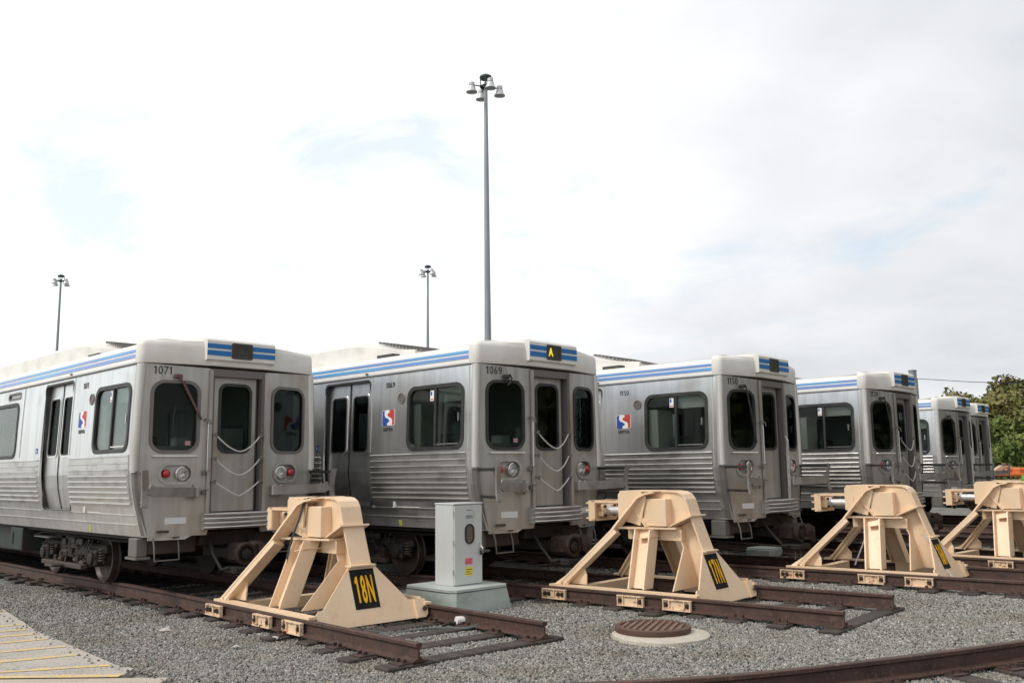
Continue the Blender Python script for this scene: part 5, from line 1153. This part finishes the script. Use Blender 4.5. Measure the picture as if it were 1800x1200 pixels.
def tree(x_, y_, h, rad, m_, seed, lab, n=8000, leaf=.12, bare=False):
    t = thing('tree', lab, 'tree', (x_, y_, GZ), 0, 'trees at the right edge of the yard')
    me, cs = crown_mesh(seed, rad, h, leaf, n, m_)
    tr_ = MB(); rr = random.Random(seed)
    tr_.tube([(0, 0, 0), (.1, .05, h*.3), (0, .1, h*.6), (.1, 0, h*.85)], [h*.028, h*.021, h*.013, h*.004], 8)
    for (bx, by, bz, br) in cs[:9]:
        tr_.tube([(.05, .05, max(h*.2, bz-rad*.9)), (bx*.5, by*.5, bz-rad*.3), (bx, by, bz)], [h*.010, h*.007, h*.003], 5)
    part('trunk', tr_, M['bark'], t)
    link('crown', me, t)
    return t
TT = [(33.9, 61.2, 8.6, 2.6, 'leafr', 1, 'tall brown-tinged tree standing highest above the row at the right edge'), (31.3, 56.5, 6.2, 2.8, 'leafo', 2, 'broad yellow-olive tree in front at the right edge'),
      (29.0, 55.5, 4.6, 2.6, 'leafg', 3, 'low bright green tree nearest to the last train'), (33.6, 65.5, 6.6, 2.8, 'leafr', 4, 'reddish topped tree between the last train and the tallest tree'),
      (31.8, 68.5, 6.0, 2.7, 'leafg', 5, 'dark green tree rising just behind the roof of the last train'), (34.8, 70.0, 7.0, 3.0, 'leafo', 6, 'dull olive tree in the second row behind the others'),
      (28.6, 51.5, 3.4, 2.6, 'leafg', 7, 'rounded green bush at the foot of the trees behind the orange machine'), (35.5, 60.0, 7.4, 3.0, 'leafg', 8, 'green tree at the very right edge below the tallest crown'), (32.3, 52.6, 4.4, 2.6, 'leafo', 9, 'low olive bush in front of the right edge trees'),
      (29.8, 70.5, 5.2, 2.6, 'leafg', 10, 'low dark tree mostly hidden behind the last train'), (26.6, 56.5, 3.6, 2.4, 'leafg', 11, 'low green bush hidden behind the last train')]
for x_, y_, h, rad, mk, sd_, lab in TT: tree(x_, y_, h, rad, M[mk], sd_, lab)
# wood added out of view at right, so the train fronts reflect it
wv = []; wr_ = np.random.default_rng(77); nq = 26000
for k in range(26):
    az = R(36+2.7*k); D_ = 46+wr_.random()*12; hgt = 8.5+wr_.random()*4.5; cxw, cyw = D_*math.sin(az), D_*math.cos(az)
    m_n = nq//26; th = wr_.random(m_n)*2*np.pi; zz = wr_.random(m_n); q = wr_.random(m_n)**.5*(3.2-1.6*np.abs(zz-.45))
    c_ = np.stack([cxw+q*np.cos(th), cyw+q*np.sin(th), GZ+.2+hgt*zz], 1); a_ = wr_.normal(size=(m_n, 3)); a_ /= np.linalg.norm(a_, axis=1)[:, None]
    b_ = np.cross(a_, wr_.normal(size=(m_n, 3))); b_ /= np.linalg.norm(b_, axis=1)[:, None]; sz = .34*(.6+.8*wr_.random(m_n))[:, None]
    v_ = np.zeros((m_n*4, 3))
    for t_, (u, v) in enumerate(((-1, -.6), (1, -.6), (.7, .7), (-.7, .7))): v_[t_::4] = c_+a_*sz*u+b_*sz*v
    wv.append(v_)
wv = np.concatenate(wv); n_ = len(wv)//4
me = bpy.data.meshes.new('unseen_wood'); me.from_pydata(wv.tolist(), [], [(4*i, 4*i+1, 4*i+2, 4*i+3) for i in range(n_)]); me.materials.append(M['leafo'])
wo_ = link('unseen_wood', me); wo_['kind'] = 'stuff'; wo_['label'] = 'unseen green wood added beyond the right edge for the train fronts to reflect'; wo_['category'] = 'unseen_wood'
# bare tops with a few twigs, seen over the roof of the fifth train
for (x_, y_, h, sd_, lab) in ((33.6, 70.2, 8.2, 21, 'nearly bare tree whose twigs show over the fifth train'), (35.9, 72.0, 8.3, 22, 'thin sparse tree with few leaves between the bare twigs and the red tree')):
    t = thing('tree', lab, 'tree', (x_, y_, GZ), 0, 'trees at the right edge of the yard'); rr = random.Random(sd_); mb = MB()
    mb.tube([(0, 0, 0), (0, 0, h*.7)], [.09, .04], 6)
    for k in range(26):
        z0 = h*rr.uniform(.45, .7); a = rr.uniform(0, 6.28); L_ = rr.uniform(.5, 1.4); e_ = (L_*math.cos(a), L_*math.sin(a), min(h, z0+rr.uniform(.6, 1.6)))
        mb.tube([(0, 0, z0), (e_[0]*.5, e_[1]*.5, (z0+e_[2])/2-.1), e_], [.045, .03, .015], 4)
        for q in range(3): mb.tube([(e_[0]*.6, e_[1]*.6, z0+(e_[2]-z0)*.6), (e_[0]*.6+rr.uniform(-.5, .5), e_[1]*.6+rr.uniform(-.5, .5), z0+(e_[2]-z0)*.6+rr.uniform(.2, .6))], [.022, .012], 3)
    part('trunk', mb, M['bark'], t)
    me, cs = crown_mesh(sd_, 1.5, h, .12, 420, M['leafo'], 8); link('crown', me, t)
random.seed(11)

# ------------------------------------------------------------------ machine, timber and worker in the right background
oc_ = thing('orange_machine', 'orange low machine with a folded boom under the trees at right', 'work machine', (20.85, 39.6, GZ), .2)
part('deck', MB().box(-1.4, 1.2, -.5, .5, 1.30, 1.46, .04), M['orange'], oc_)
part('boom', MB().beam((-.5, 0, 1.45), (.15, 0, 1.80), .22, .16).beam((.15, 0, 1.80), (.75, 0, 1.55), .2, .14), M['lumber'], oc_)
part('engine_cover', MB().box(.45, 1.25, -.45, .45, 1.30, 1.70, .08), M['orange'], oc_)
part('chassis', MB().box(-1.35, 1.15, -.4, .4, .72, 1.16, .03), M['underbox'], oc_)
for wx in (-1.0, .8):
    for s in (-1, 1): part('wheel', MB().lathe([(0, 0), (.36, 0), (.38, .05), (.36, .16), (.15, .18), (0, .18)], 18, Matrix.Translation((wx, s*.42, .37)) @ Matrix.Rotation(R(-90)*s, 4, 'X'), cap=False), M['dark'], oc_, smooth=True)
for (x_, y_, rz, nl, w_, lab) in ((20.0, 37.6, .25, 6, 1.5, 'pale timber stack beside the last train in the background'), (19.2, 34.9, .2, 6, 1.3, 'pale timber stack next to the person in the lime vest')):
    t = thing('timber_stack', lab, 'timber stack', (x_, y_, GZ), rz, 'stacks of pale timber')
    for k in range(nl):
        for q in range(3): part('plank', MB().box(-w_/2+random.uniform(-.05, .05), w_/2, -.5+.34*q, -.20+.34*q, .05+.2*k, .21+.2*k, .01), M['lumber'], t)
# worker in a lime vest, half out of the picture
def skin_person(loc, rz, lab):
    root = thing('person', lab, 'person', loc, rz)
    J = {'pelvis': (0, 0, .92), 'belly': (0, .01, 1.08), 'chest': (0, .01, 1.32), 'neck': (0, 0, 1.50), 'head': (0, .02, 1.62), 'crown': (0, .02, 1.70)}
    for s, n_ in ((-1, 'l'), (1, 'r')):
        J.update({n_+'sh': (s*.19, 0, 1.42), n_+'el': (s*.25, .03, 1.14), n_+'wr': (s*.24, .14, .92), n_+'ha': (s*.23, .17, .84),
                  n_+'hip': (s*.10, 0, .88), n_+'kn': (s*.11, .03, .48), n_+'an': (s*.12, 0, .09), n_+'to': (s*.13, .16, .04)})
    Rr = dict(pelvis=.145, belly=.14, chest=.165, neck=.06, head=.095, crown=.07, sh=.075, el=.052, wr=.038, ha=.04, hip=.095, kn=.065, an=.045, to=.04)
    ks = list(J); E_ = [('pelvis', 'belly'), ('belly', 'chest'), ('chest', 'neck'), ('neck', 'head'), ('head', 'crown')]
    for n_ in 'lr': E_ += [('chest', n_+'sh'), (n_+'sh', n_+'el'), (n_+'el', n_+'wr'), (n_+'wr', n_+'ha'), ('pelvis', n_+'hip'), (n_+'hip', n_+'kn'), (n_+'kn', n_+'an'), (n_+'an', n_+'to')]
    me = bpy.data.meshes.new('body'); me.from_pydata([J[k] for k in ks], [(ks.index(a), ks.index(b)) for a, b in E_], [])
    o = link('body', me, root); md = o.modifiers.new('s', 'SKIN'); sk = me.skin_vertices[0].data
    for i, k in enumerate(ks):
        r_ = Rr.get(k) or Rr[k[1:]]; sk[i].radius = (r_, r_*(.72 if k in ('pelvis', 'belly', 'chest') else 1)); sk[i].use_root = (k == 'pelvis')
    o.modifiers.new('ss', 'SUBSURF').levels = 2; o.modifiers['ss'].render_levels = 2; me.materials.append(M['navy'])
    # vest, head and hair over it
    vst = MB(); sec = 18; vs = []
    for (z_, rx, ry) in ((.92, .185, .135), (1.1, .18, .13), (1.3, .205, .145), (1.42, .20, .13), (1.48, .12, .09)):
        vs += [(rx*math.cos(2*math.pi*k/sec), .01+ry*math.sin(2*math.pi*k/sec), z_) for k in range(sec)]
    part('vest', vst.add(vs, [(i*sec+k, i*sec+(k+1) % sec, (i+1)*sec+(k+1) % sec, (i+1)*sec+k) for i in range(4) for k in range(sec)]), M['vest'], root, smooth=True)
    for s in (-1, 1): part('sleeve', MB().tube([(s*.17, 0, 1.44), (s*.22, .0, 1.36), (s*.255, .03, 1.14)], [.085, .082, .062], 12), M['vest'], root, smooth=True)
    bm = bmesh.new(); bmesh.ops.create_uvsphere(bm, u_segments=18, v_segments=14, radius=1)
    for v in bm.verts:
        v.co = Vector((v.co.x*.078, v.co.y*.098+.02, v.co.z*.118+1.64))
        if v.co.z < 1.60: v.co.x *= .86
    hm = bpy.data.meshes.new('head'); bm.to_mesh(hm); bm.free(); hm.materials.append(M['skin']); hh = link('head', hm, root)
    for s in (-1, 1): part('ear', MB().box(*sorted((s*.074, s*.088)), .0, .035, 1.61, 1.67, .006), M['skin'], hh)
    part('nose', MB().slab([(-.012, .112, 1.655), (.012, .112, 1.655), (.016, .112, 1.615), (-.016, .112, 1.615)], (0, 1, -.2), .025), M['skin'], hh)
    for s in (-1, 1): part('eye', MB().box(s*.032-.012, s*.032+.012, .106, .113, 1.652, 1.662), M['hair'], hh)
    part('mouth', MB().box(-.022, .022, .100, .108, 1.583, 1.590), M['signred'], hh)
    bm = bmesh.new(); bmesh.ops.create_uvsphere(bm, u_segments=18, v_segments=14, radius=1)
    for v in list(bm.verts):
        v.co = Vector((v.co.x*.088, v.co.y*.106+.008, v.co.z*.112+1.665))
    bmesh.ops.delete(bm, geom=[v for v in bm.verts if v.co.z < 1.63 or (v.co.y > .085 and v.co.z < 1.71)], context='VERTS')
    hm = bpy.data.meshes.new('hair'); bm.to_mesh(hm); bm.free(); hm.materials.append(M['hair']); link('hair', hm, root)
    return root
skin_person((16.76, 30.2, GZ), R(100), 'person with dark hair in a lime safety vest at the right edge')
